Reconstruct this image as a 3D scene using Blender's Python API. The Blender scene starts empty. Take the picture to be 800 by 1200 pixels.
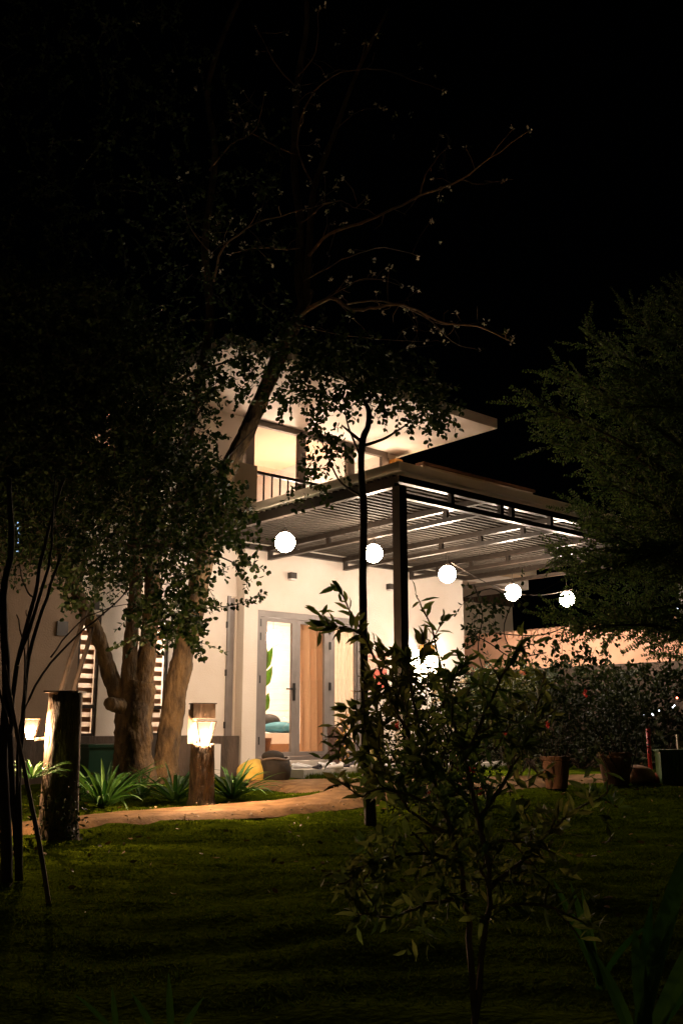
import bpy, math, random
import numpy as np
from mathutils import Vector, Matrix, noise as mnoise
random.seed(7); rng = np.random.default_rng(7)
S = bpy.context.scene; COL = S.collection

# ---------------------------------------------------------------- camera
F = 1112.0; TH = math.atan(250 / F); CH = 0.85
cam = bpy.data.cameras.new('camera'); co = bpy.data.objects.new('camera', cam); COL.objects.link(co)
co.location = (0, 0, CH); co.rotation_euler = (math.radians(90) + TH, 0, 0)
cam.sensor_fit = 'HORIZONTAL'; cam.sensor_width = 36; cam.lens = F / 800 * 36
cam.clip_start = 0.05; cam.clip_end = 500
S.camera = co
# ---------------------------------------------------------------- night sky, faint moon
SUN_EL = math.radians(35); SUN_AZ = math.radians(200)
W = bpy.data.worlds.new('World'); S.world = W; W.use_nodes = True
wn = W.node_tree; sky = wn.nodes.new('ShaderNodeTexSky'); sky.sky_type = 'NISHITA'; sky.sun_disc = False
sky.sun_elevation = SUN_EL; sky.sun_rotation = SUN_AZ
wn.links.new(sky.outputs[0], wn.nodes['Background'].inputs[0]); wn.nodes['Background'].inputs[1].default_value = 0.00001
sl = bpy.data.lights.new('moon', 'SUN'); sl.energy = 0.004; sl.angle = math.radians(.5); sl.color = (1, .9, .8)
so = bpy.data.objects.new('moon', sl); COL.objects.link(so)
so.rotation_euler = (math.radians(55), 0, math.radians(-20))
S.view_settings.view_transform = 'Standard'; S.view_settings.look = 'None'
S.view_settings.gamma = 1; S.view_settings.use_curve_mapping = False
S.view_settings.exposure = 2.25
S.cycles.use_denoising = True
S.cycles.max_bounces = 8; S.cycles.transparent_max_bounces = 16
S.cycles.sample_clamp_indirect = 4.0
WARM = (1, .78, .58)
E_GLOBE = 38; E_LANT = 1700; E_SCONCE = 200

# ---------------------------------------------------------------- helpers
def px(x, y, Y):
    "point at forward distance Y seen at photo pixel x, y"
    a = (x - 400) / F; b = -(y - 600) / F
    d = (a, math.cos(TH) - b * math.sin(TH), math.sin(TH) + b * math.cos(TH))
    return Vector((d[0] / d[1] * Y, Y, CH + d[2] / d[1] * Y))
def gz(X, Y):
    t = min(max((Y - 9.5) / 3.5, 0), 1); t = t * t * (3 - 2 * t)
    return .12 * t
def gp(x, y):
    "ground point seen at a photo pixel"
    z = 0
    for _ in range(12):
        r = px(x, y, 1) - Vector((0, 0, CH)); Y = (z - CH) / r.z
        Y = min(max(Y, 1), 60); z = gz(0, Y)
    return Vector((r.x * Y, Y, z))
AZ = math.atan(1300 / 1140)
RU = Vector((math.sin(AZ), math.cos(AZ), 0)); RV = Vector((-math.cos(AZ), math.sin(AZ), 0))
HO = Vector((-1.3367, 15.2, 0))
def H(u, v, z=0): return HO + RU * u + RV * v + Vector((0, 0, z))

class MB:
    def __init__(s): s.v = []; s.f = []
    def add(s, vs, fs):
        n = len(s.v); s.v += [tuple(p) for p in vs]; s.f += [tuple(i + n for i in f) for f in fs]; return s
    def hexa(s, p): return s.add(p, [(0, 3, 2, 1), (4, 5, 6, 7), (0, 1, 5, 4), (1, 2, 6, 5), (2, 3, 7, 6), (3, 0, 4, 7)])
    def hb(s, u0, u1, v0, v1, z0, z1):
        "box in the house frame"
        return s.hexa([H(u0, v0, z0), H(u1, v0, z0), H(u1, v1, z0), H(u0, v1, z0), H(u0, v0, z1), H(u1, v0, z1), H(u1, v1, z1), H(u0, v1, z1)])
    def box(s, c, sx, sy, sz, rz=0, tilt=0):
        M = Matrix.Rotation(rz, 3, 'Z') @ Matrix.Rotation(tilt, 3, 'X'); c = Vector(c)
        return s.hexa([c + M @ Vector((a * sx / 2, b * sy / 2, d * sz / 2)) for d in (-1, 1) for a, b in ((-1, -1), (1, -1), (1, 1), (-1, 1))])
    def tube(s, pts, rad, n=7, jit=0, cap=True, rough=0):
        pts = [Vector(p) for p in pts]
        if rough:
            rr0 = list(rad); P2 = []; R2 = []
            for i in range(len(pts) - 1):
                for j in range(5): P2.append(pts[i].lerp(pts[i + 1], j / 5)); R2.append(lerp(rr0[i], rr0[i + 1], j / 5))
            pts = P2 + [pts[-1]]; rad = R2 + [rr0[-1]]; n = 40
        m = len(pts)
        if not hasattr(rad, '__len__'): rad = [rad] * m
        vs = []; up = Vector((.13, .2, 1)).normalized()
        for i, p in enumerate(pts):
            t = (pts[min(i + 1, m - 1)] - pts[max(i - 1, 0)])
            t = t.normalized() if t.length > 1e-9 else Vector((0, 0, 1))
            a = t.cross(up)
            if a.length < .15: a = t.cross(Vector((1, .1, 0)))
            a.normalize(); b = t.cross(a)
            for k in range(n):
                an = 2 * math.pi * k / n; r = rad[i] * (1 + (random.uniform(-jit, jit) if jit and not rough else 0))
                if rough:
                    q = p + a * math.cos(an) * r + b * math.sin(an) * r
                    r *= 1 + rough * (.9 * mnoise.noise(q * 3.2) + .55 * mnoise.noise(Vector((q.x * 16, q.y * 16, q.z * 6))) + .4 * mnoise.noise(Vector((q.x * 40, q.y * 40, q.z * 14))))
                vs.append(p + a * math.cos(an) * r + b * math.sin(an) * r)
        fs = [(i * n + k, i * n + (k + 1) % n, (i + 1) * n + (k + 1) % n, (i + 1) * n + k) for i in range(m - 1) for k in range(n)]
        if cap: fs += [tuple(reversed(range(n))), tuple((m - 1) * n + k for k in range(n))]
        return s.add(vs, fs)
    def lathe(s, c, prof, n=24, cap=True):
        c = Vector(c); vs = []; m = len(prof)
        for r, z in prof:
            for k in range(n):
                an = 2 * math.pi * k / n; vs.append(c + Vector((r * math.cos(an), r * math.sin(an), z)))
        fs = [(i * n + k, i * n + (k + 1) % n, (i + 1) * n + (k + 1) % n, (i + 1) * n + k) for i in range(m - 1) for k in range(n)]
        if cap: fs += [tuple(reversed(range(n))), tuple((m - 1) * n + k for k in range(n))]
        return s.add(vs, fs)
    def sphere(s, c, r, n=24, m=14, sc=(1, 1, 1), nz=0):
        c = Vector(c); vs = []
        ph = [random.uniform(0, 6) for _ in range(4)]
        for i in range(m + 1):
            la = math.pi * i / m
            for k in range(n):
                lo = 2 * math.pi * k / n
                d = Vector((math.sin(la) * math.cos(lo), math.sin(la) * math.sin(lo), -math.cos(la)))
                q = r * (1 + nz * (math.sin(2.3 * d.x * 2 + ph[0]) + math.sin(3.1 * d.y * 2 + ph[1]) + math.sin(2.7 * d.z * 2 + ph[2])))
                vs.append(c + Vector((d.x * q * sc[0], d.y * q * sc[1], d.z * q * sc[2])))
        fs = [(i * n + k, i * n + (k + 1) % n, (i + 1) * n + (k + 1) % n, (i + 1) * n + k) for i in range(m) for k in range(n)]
        return s.add(vs, fs)
    def leaf(s, p, d, L, w, nrm=None, fold=.25):
        "a folded leaf of two halves: p base, d direction"
        d = d.normalized(); nrm = nrm or Vector((random.gauss(0, 1), random.gauss(0, 1), random.gauss(0, 1) + .6))
        a = d.cross(nrm)
        if a.length < 1e-3: a = d.cross(Vector((1, 0, .3)))
        a.normalize(); nn = a.cross(d)
        m1 = p + d * L * .35; m2 = p + d * L * .7
        up = nn * w * fold
        return s.add([p, m1 + a * w * .5 + up, m2 + a * w * .38 + up, p + d * L - nn * L * .08, m2 - a * w * .38 + up, m1 - a * w * .5 + up, m1, m2],
                     [(0, 6, 1), (6, 7, 2, 1), (7, 3, 2), (0, 5, 6), (6, 5, 4, 7), (7, 4, 3)])
    def qleaf(s, p, d, L, w):
        d = d.normalized(); n = Vector((random.gauss(0, 1), random.gauss(0, 1), random.gauss(0, 1)))
        a = d.cross(n)
        if a.length < 1e-3: return s
        a.normalize(); c = d.cross(a) * w * .15
        return s.add([p, p + d * L * .3 + a * w * .45 + c, p + d * L * .72 + a * w * .4 + c, p + d * L, p + d * L * .72 - a * w * .4 + c, p + d * L * .3 - a * w * .45 + c],
                     [(0, 1, 2, 3), (0, 3, 4, 5)])
    def strap(s, p, d, L, w, droop=1.0, n=6, nrm=None):
        "a long arching strap leaf"
        q = Vector(p); d = Vector(d).normalized(); vs = []; a = d.cross(Vector(nrm) if nrm else Vector((0, 0, 1)))
        if a.length < .05: a = Vector((1, 0, 0))
        a.normalize(); st = L / n
        for i in range(n + 1):
            t = i / n; ww = w * (0.55 + .9 * t - 1.45 * t ** 3) if t < 1 else 0.002
            ww = max(ww, .002); nn = a.cross(d)
            vs += [q - a * ww / 2 , q - nn * ww * .18, q + a * ww / 2]
            q = q + d * st; d = (d + Vector((0, 0, -droop * st / L * (0.4 + 1.6 * t)))).normalized()
        fs = []
        for i in range(n):
            b = i * 3; fs += [(b, b + 1, b + 4, b + 3), (b + 1, b + 2, b + 5, b + 4)]
        return s.add(vs, fs)
    def build(s, name, mat, parent=None, base=None, smooth=False, **tags):
        me = bpy.data.meshes.new(name)
        vs = np.array(s.v, dtype=float)
        if parent is not None: org = ORG[parent.name]
        elif base is not None: org = Vector(base)
        else: org = Vector(((vs[:, 0].min() + vs[:, 0].max()) / 2, (vs[:, 1].min() + vs[:, 1].max()) / 2, vs[:, 2].min()))
        vs = vs - np.array(org)
        me.from_pydata(vs.tolist(), [], s.f); me.materials.append(mat)
        if smooth: me.polygons.foreach_set('use_smooth', [True] * len(me.polygons))
        me.update()
        o = bpy.data.objects.new(name, me); COL.objects.link(o)
        if parent is not None: o.parent = parent
        else: o.location = org
        ORG[o.name] = org
        for k, v in tags.items(): o[k] = v
        return o
ORG = {}
def thing(name, loc, label, category, group=None):
    o = bpy.data.objects.new(name, None); o.empty_display_size = .1; COL.objects.link(o); o.location = loc
    ORG[o.name] = Vector(loc); o['label'] = label; o['category'] = category
    if group: o['group'] = group
    return o
def copy_tree(o, loc, label):
    def rec(a, par):
        c = a.copy(); COL.objects.link(c)
        if par is not None: c.parent = par
        for ch in [k for k in bpy.data.objects if k.parent == a and k != c]: rec(ch, c)
        return c
    r = rec(o, None); r.location = loc; r['label'] = label
    return r

def mat(name, col=(.5, .5, .5), rough=.6, metal=0, noise=None, bump=0, bscale=20, spec=.5, emit=None, es=0, trans=0, island=0, stretch=None):
    m = bpy.data.materials.new(name); m.use_nodes = True; nt = m.node_tree; b = nt.nodes['Principled BSDF']
    b.inputs['Base Color'].default_value = (*col, 1); b.inputs['Roughness'].default_value = rough
    b.inputs['Metallic'].default_value = metal; b.inputs['Specular IOR Level'].default_value = spec
    tc = nt.nodes.new('ShaderNodeTexCoord'); src = tc.outputs['Object']
    if stretch:
        mp = nt.nodes.new('ShaderNodeMapping'); mp.inputs['Scale'].default_value = stretch
        nt.links.new(src, mp.inputs[0]); src = mp.outputs[0]
    colout = None
    if noise:
        c2, sc = noise
        n = nt.nodes.new('ShaderNodeTexNoise'); n.inputs['Scale'].default_value = sc; n.inputs['Detail'].default_value = 6
        nt.links.new(src, n.inputs['Vector'])
        r = nt.nodes.new('ShaderNodeMapRange'); r.inputs[1].default_value = .35; r.inputs[2].default_value = .65
        nt.links.new(n.outputs[0], r.inputs[0])
        mx = nt.nodes.new('ShaderNodeMix'); mx.data_type = 'RGBA'
        mx.inputs[6].default_value = (*col, 1); mx.inputs[7].default_value = (*c2, 1)
        nt.links.new(r.outputs[0], mx.inputs[0]); colout = mx.outputs[2]
    if island:
        g = nt.nodes.new('ShaderNodeNewGeometry'); hs = nt.nodes.new('ShaderNodeHueSaturation')
        r = nt.nodes.new('ShaderNodeMapRange'); r.inputs[3].default_value = 1 - island; r.inputs[4].default_value = 1 + island
        nt.links.new(g.outputs['Random Per Island'], r.inputs[0]); nt.links.new(r.outputs[0], hs.inputs['Value'])
        r2 = nt.nodes.new('ShaderNodeMapRange'); r2.inputs[3].default_value = .53; r2.inputs[4].default_value = .475
        nt.links.new(g.outputs['Random Per Island'], r2.inputs[0]); nt.links.new(r2.outputs[0], hs.inputs['Hue'])
        if colout: nt.links.new(colout, hs.inputs['Color'])
        else: hs.inputs['Color'].default_value = (*col, 1)
        colout = hs.outputs[0]
    if colout: nt.links.new(colout, b.inputs['Base Color'])
    if bump:
        n = nt.nodes.new('ShaderNodeTexNoise'); n.inputs['Scale'].default_value = bscale; n.inputs['Detail'].default_value = 8
        nt.links.new(src, n.inputs['Vector'])
        bp = nt.nodes.new('ShaderNodeBump'); bp.inputs['Strength'].default_value = min(bump, 1); bp.inputs['Distance'].default_value = .02 if bump < 1 else .05
        nt.links.new(n.outputs[0], bp.inputs['Height']); nt.links.new(bp.outputs[0], b.inputs['Normal'])
    if emit:
        b.inputs['Emission Color'].default_value = (*emit, 1); b.inputs['Emission Strength'].default_value = es
    if trans:
        t = nt.nodes.new('ShaderNodeBsdfTranslucent'); t.inputs[0].default_value = (min(1, col[0] * 1.3), min(1, col[1] * 1.3), min(1, col[2] * (.8 if col[1] > col[0] else 1.3)), 1)
        if colout: nt.links.new(colout, t.inputs[0])
        ms = nt.nodes.new('ShaderNodeMixShader'); ms.inputs[0].default_value = trans
        nt.links.new(b.outputs[0], ms.inputs[1]); nt.links.new(t.outputs[0], ms.inputs[2])
        nt.links.new(ms.outputs[0], nt.nodes['Material Output'].inputs[0])
    return m
def glassmat(name, refl=.06, tint=(1, 1, 1)):
    m = bpy.data.materials.new(name); m.use_nodes = True; nt = m.node_tree; nt.nodes.clear()
    o = nt.nodes.new('ShaderNodeOutputMaterial'); t = nt.nodes.new('ShaderNodeBsdfTransparent'); t.inputs[0].default_value = (*tint, 1)
    g = nt.nodes.new('ShaderNodeBsdfGlossy'); g.inputs['Roughness'].default_value = .02
    x = nt.nodes.new('ShaderNodeMixShader'); x.inputs[0].default_value = refl
    nt.links.new(t.outputs[0], x.inputs[1]); nt.links.new(g.outputs[0], x.inputs[2]); nt.links.new(x.outputs[0], o.inputs[0])
    return m
def frostmat(name):
    m = bpy.data.materials.new(name); m.use_nodes = True; nt = m.node_tree; nt.nodes.clear()
    o = nt.nodes.new('ShaderNodeOutputMaterial'); t = nt.nodes.new('ShaderNodeBsdfTransparent'); g = nt.nodes.new('ShaderNodeBsdfTranslucent')
    g.inputs[0].default_value = (.9, .8, .7, 1)
    x = nt.nodes.new('ShaderNodeMixShader'); x.inputs[0].default_value = .009
    nt.links.new(t.outputs[0], x.inputs[1]); nt.links.new(g.outputs[0], x.inputs[2]); nt.links.new(x.outputs[0], o.inputs[0])
    return m
M = dict(
    plaster=mat('plaster', (.80, .74, .69), .8, noise=((.70, .62, .55), .9), bump=.3, bscale=60),
    plaster2=mat('plaster_beige', (.62, .52, .40), .85, noise=((.54, .45, .34), 1.2), bump=.3, bscale=50),
    dado=mat('stone_dado', (.055, .04, .03), .7, noise=((.11, .075, .055), 7), bump=.6, bscale=25, stretch=(1, 1, .35)),
    steel=mat('dark_steel', (.022, .016, .012), .38, noise=((.035, .026, .02), 9), spec=.5),
    slat=mat('slat_paint', (.05, .042, .034), .8, spec=.2),
    sheet=mat('roof_sheet', (.58, .54, .47), .9, trans=.7),
    alu=mat('aluminium_frame', (.25, .225, .22), .45, metal=.15, noise=((.21, .19, .185), 5)),
    glass=glassmat('window_glass'),
    band=mat('brown_blind_cloth', (.30, .16, .09), .85, trans=.22),
    frost=frostmat('frosted_glass'),
    black=mat('black_fitting', (.012, .012, .012), .35),
    porch=mat('porch_tile', (.55, .5, .46), .5, noise=((.46, .42, .38), 5)),
    wood=mat('wood_floor', (.35, .19, .09), .4, noise=((.28, .15, .07), 4)),
    curtain=mat('curtain_cloth', (.70, .46, .28), .9, trans=.06),
    ceilwood=mat('ceiling_paint', (.42, .27, .18), .8),
    bark=mat('tree_bark', (.15, .095, .042), .9, noise=((.045, .028, .013), 9), bump=1, bscale=22, stretch=(1, 1, .45)),
    logbark=mat('log_bark', (.17, .11, .065), .9, noise=((.05, .032, .02), 22), bump=1, bscale=38, stretch=(1, 1, .3)),
    twig=mat('twig_bark', (.05, .032, .02), .85, noise=((.025, .018, .012), 20)),
    twig2=mat('pale_twig', (.22, .14, .08), .85, noise=((.12, .08, .045), 20)),
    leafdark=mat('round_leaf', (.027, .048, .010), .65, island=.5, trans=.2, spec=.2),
    leafright=mat('feather_leaf', (.09, .14, .035), .6, island=.5, trans=.3, spec=.25),
    leafshrub=mat('pointed_leaf', (.13, .21, .045), .6, noise=((.17, .15, .04), 2), island=.5, trans=.42),
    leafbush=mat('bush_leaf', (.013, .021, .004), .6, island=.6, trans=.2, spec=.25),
    leafyel=mat('yellow_leaf', (.055, .065, .008), .5, island=.45, trans=.25),
    strap=mat('strap_leaf', (.05, .13, .018), .6, island=.4, trans=.2),
    banana=mat('banana_leaf', (.06, .15, .012), .4, trans=.25),
    red=mat('red_petal', (.5, .03, .02), .6, trans=.2),
    pink=mat('pink_petal', (.75, .33, .2), .6, trans=.2),
    white=mat('white_petal', (.8, .72, .55), .6, trans=.2),
    terra=mat('terracotta', (.17, .075, .03), .8, noise=((.10, .045, .02), 8), bump=.3, bscale=40),
    pink_wall=mat('pink_plaster', (.78, .47, .33), .85, noise=((.70, .40, .27), 3), bump=.3, bscale=60),
    redpaint=mat('red_paint', (.42, .02, .015), .45),
    yellow=mat('yellow_stone', (.72, .5, .1), .7, noise=((.55, .36, .06), 6), bump=.4, bscale=14),
    darkrock=mat('dark_cloth', (.014, .011, .008), .8, noise=((.026, .018, .012), 8), bump=.5, bscale=12),
    pinkstone=mat('pale_stone', (.55, .32, .2), .7, noise=((.4, .22, .14), 8), bump=.4, bscale=20),
    shoe=mat('white_canvas', (.78, .77, .78), .6), shoed=mat('dark_canvas', (.06, .055, .07), .7),
    lattice=mat('varnished_wood', (.55, .27, .06), .4),
    capwood=mat('lamp_wood', (.085, .052, .03), .75, noise=((.05, .03, .018), 18), bump=.4, bscale=40, stretch=(1, 1, .2)),
    whitebox=mat('white_plastic', (.75, .72, .72), .5),
    teal=mat('teal_cloth', (.03, .12, .15), .8), sheetw=mat('white_linen', (.8, .78, .75), .8),
    greenplastic=mat('green_plastic', (.012, .05, .03), .35), grass=mat('grass_blade', (.095, .135, .007), 1, noise=((.045, .068, .004), .9), island=.15, trans=.2, spec=0),
    soil=mat('lawn_soil', (.065, .09, .005), 1, spec=0, noise=((.03, .044, .003), 2.2), bump=.8, bscale=30),
    path=mat('path_clay', (.26, .15, .065), .95, noise=((.14, .078, .034), 6), spec=.1, bump=.5, bscale=35),
    globe=mat('globe_glow', (.9, .85, .75), .4, emit=WARM, es=E_GLOBE),
    lant=mat('lantern_glow', (.9, .85, .75), .4, emit=(1, .62, .34), es=E_LANT),
    scon=mat('sconce_glow', (.9, .85, .75), .4, emit=(1, .79, .58), es=E_SCONCE * 1.15),
    scon2=mat('upper_sconce_glow', (.9, .85, .75), .4, emit=(1, .70, .46), es=60),
    roomlamp=mat('room_lamp_glow', (.9, .85, .75), .4, emit=(1, .76, .52), es=55),
    fairy=mat('fairy_light', (.8, .85, .9), .4, emit=(.8, .9, 1), es=1.2),
    fairyred=mat('fairy_red', (.9, .2, .1), .4, emit=(1, .2, .1), es=2),
    bluewin=mat('blue_lit_glass', (.3, .4, .5), .3, emit=(.35, .55, .75), es=.35),
)

# ---------------------------------------------------------------- ground, lawn, path
def hsh(x, y): return math.sin(x * 1.7 + 1.3 * math.sin(y * 1.1)) * .5 + math.sin(y * 2.9 + 2 * math.sin(x * .8)) * .5
def lawnz(x, y):
    return gz(x, y) + .018 * hsh(x * 1.3, y * 1.6) + .017 * hsh(x * 3.2 + 5, y * 5.1) + .008 * hsh(x * 8 + 2, y * 12)
g = MB(); nx, ny = 150, 240
xs = [-9 + 18 * i / nx for i in range(nx + 1)]; ys = [.5 + 26.5 * (j / ny) ** 1.4 for j in range(ny + 1)]
g.add([(x, y, lawnz(x, y) - .02) for y in ys for x in xs],
      [(j * (nx + 1) + i, j * (nx + 1) + i + 1, (j + 1) * (nx + 1) + i + 1, (j + 1) * (nx + 1) + i) for j in range(ny) for i in range(nx)])
g.build('lawn', M['soil'], smooth=True, base=(0, 0, 0), kind='structure')
g = MB().add([(-200, -200, -.12), (200, -200, -.12), (200, 300, -.12), (-200, 300, -.12)], [(0, 1, 2, 3)])
g.build('ground', M['soil'], base=(0, 0, -.12), kind='structure')

front = [(-60, 990), (30, 978), (90, 971), (140, 966), (200, 962), (260, 958), (320, 955), (370, 950), (420, 944), (480, 937), (560, 929), (640, 922), (720, 917), (800, 914), (880, 912)]
back = [(-60, 975), (30, 966), (90, 960), (140, 954), (200, 949), (260, 944.5), (320, 940), (362, 934), (400, 921), (440, 915), (560, 912.5), (640, 910.5), (720, 908.5), (800, 907), (880, 906)]
def lerp(a, b, t): return a + (b - a) * t
def refine(pts, k=5):
    out = []
    for i in range(len(pts) - 1):
        for j in range(k): out.append((lerp(pts[i][0], pts[i + 1][0], j / k), lerp(pts[i][1], pts[i + 1][1], j / k)))
    return out + [pts[-1]]
FP = [gp(*p) for p in refine(front)]; BP = [gp(*p) for p in refine(back)]
def strip(A, B, m, lift):
    b = MB(); n = len(A); vs = []
    for i in range(n):
        for j in range(m + 1):
            p = A[i].lerp(B[i], j / m); e = -.06 if j in (0, m) else 0
            w = .012 * hsh(p.x * 5, p.y * 5)
            vs.append((p.x + (w if e else 0), p.y + (w if e else 0), gz(p.x, p.y) + lift + e + .004 * hsh(p.x * 6, p.y * 7)))
    return b.add(vs, [(i * (m + 1) + j, (i + 1) * (m + 1) + j, (i + 1) * (m + 1) + j + 1, i * (m + 1) + j + 1) for i in range(n - 1) for j in range(m)])
strip(FP, BP, 8, .034).build('path', M['path'], smooth=True, base=(0, 0, 0), kind='structure')
bf = [(288, 921.5), (310, 923), (330, 926), (352, 931), (372, 930)]; bb = [(288, 917), (320, 916.5), (350, 915.5), (390, 914), (430, 913.5)]
strip([gp(*p) for p in refine(bf)], [gp(*p) for p in refine(bb)], 5, .038).build('branch_path', M['path'], smooth=True, base=(0, 0, 0), kind='structure')
# grass blades (uncountable)
fpx = np.array([p.x for p in FP]); fpy = np.array([p.y for p in FP]); bpx = np.array([p.x for p in BP]); bpy_ = np.array([p.y for p in BP])
def onpath(x, y): return np.interp(x, fpx, fpy) - .03 < y < np.interp(x, bpx, bpy_) + .03
vs = []; fs = []
N = 170000
for k in range(N):
    y = 3.2 + (random.random() ** .8) * 12.0; x = random.uniform(-.40, .42) * y
    if onpath(x, y + random.gauss(0, .03)) or (y > 9.3 and abs(x) < 9 and y > np.interp(x, bpx, bpy_) and random.random() < .4): continue
    dx, dy = x - HO.x, y - HO.y
    if dx * RV.x + dy * RV.y > -1.34: continue
    cl = hsh(x * 3.7 + 5, y * 4.1)
    h = random.uniform(.010, .022) * (1 + .3 * cl) * (1.35 if random.random() < .04 else 1); a = random.uniform(0, 6.28)
    w = random.uniform(.003, .005) * (1 + y * .07)
    lx, ly = math.cos(a), math.sin(a); t = random.uniform(-1, 1) * h * 1.3; t2 = random.uniform(-1, 1) * h * 1.3
    z = lawnz(x, y) - .025; n = len(vs)
    vs += [(x - lx * w, y - ly * w, z), (x + lx * w, y + ly * w, z), (x + t, y + t2, z + h)]
    fs.append((n, n + 1, n + 2))
for k in range(5000):
    p = H(random.uniform(-.1, 4.8), -1.34 - abs(random.gauss(0, .10))); h = random.uniform(.04, .10); n = len(vs); a = random.uniform(0, 6.28)
    vs += [(p.x - math.cos(a) * .006, p.y - math.sin(a) * .006, .09), (p.x + math.cos(a) * .006, p.y + math.sin(a) * .006, .09), (p.x + random.uniform(-.04, .04), p.y + random.uniform(-.04, .04), .1 + h)]
    fs.append((n, n + 1, n + 2))
g = MB(); g.v = vs; g.f = fs
g.build('grass', M['grass'], base=(0, 0, 0), kind='stuff')

# ---------------------------------------------------------------- the house
house = thing('house', H(2, 2, 0), 'modern two storey cream plaster house with flat roof, lit rooms and pergola porch', 'house')
def hp(name, boxes, m, parent=house, **t):
    b = MB()
    for x in boxes: b.hb(*x)
    return b.build(name, M[m] if isinstance(m, str) else m, parent, **t)
DT = 2.66; DR = 2.24; DL = .0
hp('front_wall', [(-.27, DL, 0, .22, .1, 3.62), (DL, DR, 0, .22, DT, 3.62), (DR, 4.93, 0, .22, .1, 3.62), (-.27, 4.93, 0, .22, 3.622, 3.9)], 'plaster')
hp('end_wall', [(4.71, 4.93, .222, 4.6, .1, 3.9)], 'plaster')
# left wall with slim door and two windows
LT = 4.9
hp('left_wall', [(-.30, -.272, .2, .4, .1, 3.9), (-.46, -.30, .2, .4, 2.86, LT), (-1.50, -.46, .2, .4, .1, LT), (-1.80, -1.50, .2, .4, .1, .70), (-1.80, -1.50, .2, .4, 2.40, LT),
                 (-2.62, -1.80, .2, .4, .1, LT), (-2.95, -2.62, .2, .4, .1, .70), (-2.95, -2.62, .2, .4, 2.40, LT),
], 'plaster')
hp('far_left_wall', [(-3.85, -2.95, .2, .4, .1, 6.4), (-4.1, -3.85, .2, .4, .1, 3.1), (-4.1, -3.85, .2, .4, 3.65, 6.4), (-9, -4.1, .2, .4, .1, 6.4)], mat('plaster_dimmed', (.26, .19, .135), .85, noise=((.21, .15, .105), 1.3), bump=.3, bscale=50))  # wall's dimness away from the lamps is put into this darker colour
hp('dado', [(-9, -.80, .06, .197, 0, .70), (-.797, -.30, .02, .197, 0, .69), (-.298, -.10, -.12, -.003, 0, .2)], 'dado')
hp('pier', [(-.54, -.07, 0, .195, 3.903, 5.04)], 'plaster2')
hp('parapet', [(3.87, 7.3, .0, .14, 3.95, 5.78)], 'plaster2')
hp('parapet_coping', [(3.85, 7.34, -.04, .18, 5.783, 5.84)], 'terra')
hp('balcony_slab', [(-.27, 7.3, .225, 4.6, 3.68, 3.88)], 'plaster')
hp('upper_wall', [(4.40, 4.62, 1.5, 6, 3.9, 6.44), (4.623, 4.66, 1.62, 6, 3.9, 6.44)], 'plaster')
hp('upper_wall', [(-1.6, .70, 1.5, 1.7, 3.9, 6.44)], 'plaster')
hp('upper_side_wall', [(3.41, 3.5, 1.75, 6, 3.9, 6.438)], 'plaster')
hp('upper_back_wall', [(-1.6, 4.4, 6.0, 6.2, 3.9, 6.44)], 'plaster')
hp('upper_ceiling', [(-1.55, 3.405, 1.71, 5.99, 6.40, 6.442)], 'ceilwood')
hp('roof', [(-1.42, 4.82, -1.1, 6.4, 6.45, 6.65)], 'plaster')
hp('room_ceiling', [(-.2, 4.7, .225, 4.5, 3.02, 3.1)], 'plaster')
hp('room_floor', [(-.2, 4.7, .0, 4.5, .1, .30)], 'wood')
hp('room_back_wall', [(-3.4, 4.7, 4.5, 4.7, .1, 3.6)], 'plaster')
hp('room_partition', [(-.27, -.2, .405, 4.5, .1, 3.6)], 'plaster')
hp('side_room_wall', [(-5.5, -.28, 2.2, 2.3, .1, 3.4), (-5.5, -5.4, .41, 2.2, .1, 3.4), (-5.5, -.28, .41, 2.3, 3.4, 3.5), (-5.5, -.28, .41, 2.3, .02, .1)], 'plaster')
hp('rear_wing', [(4.94, 8.95, 2.0, 2.2, 0, 3.6)], 'plaster2')
b = MB()
for k in range(40):
    u = 4.96 + k * .1
    b.hb(u, u + .06, 1.93, 1.995, 3.603, 4.7); b.hb(u + .06, u + .1, 1.96, 1.995, 3.603, 4.7)
b.build('corrugated_cladding', M['capwood'], house)
hp('side_parapet_wall', [(7.1, 7.24, .185, 2.0, 3.9, 5.6)], 'plaster2')
# pale brick joints inside back wall of room
b = MB()
for k in range(22): b.hb(-.19, 4.7, 4.485, 4.498, .45 + k * .12, .458 + k * .12)
b.build('wall_batten', M['sheetw'], house)
# upper windows
uf = hp('window', [(.70, 4.36, 1.46, 1.56, 6.33, 6.445), (.70, 4.36, 1.46, 1.56, 3.9, 3.98)] + [(u - .09, u + .09, 1.462, 1.558, 3.98, 6.33) for u in (.83, 2.06, 3.32)] + [(4.2, 4.38, 1.462, 1.558, 3.98, 6.33)], mat('window_frame_brown', (.085, .062, .045), .45))
hp('pane', [(.92, 1.97, 1.50, 1.51, 3.98, 6.33), (2.15, 3.23, 1.50, 1.51, 3.98, 6.33), (3.41, 4.2, 1.50, 1.51, 3.98, 6.33)], 'glass', uf)
# balcony railing
rb = MB(); rb.hb(-.068, 3.86, .03, .09, 4.92, 4.97); rb.hb(-.068, 3.86, .04, .08, 4.02, 4.05)
k = .1
while k < 3.86: rb.hb(k, k + .022, .05, .072, 4.05, 4.92); k += .17
rb.build('balcony_railing', M['steel'], house)
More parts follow.
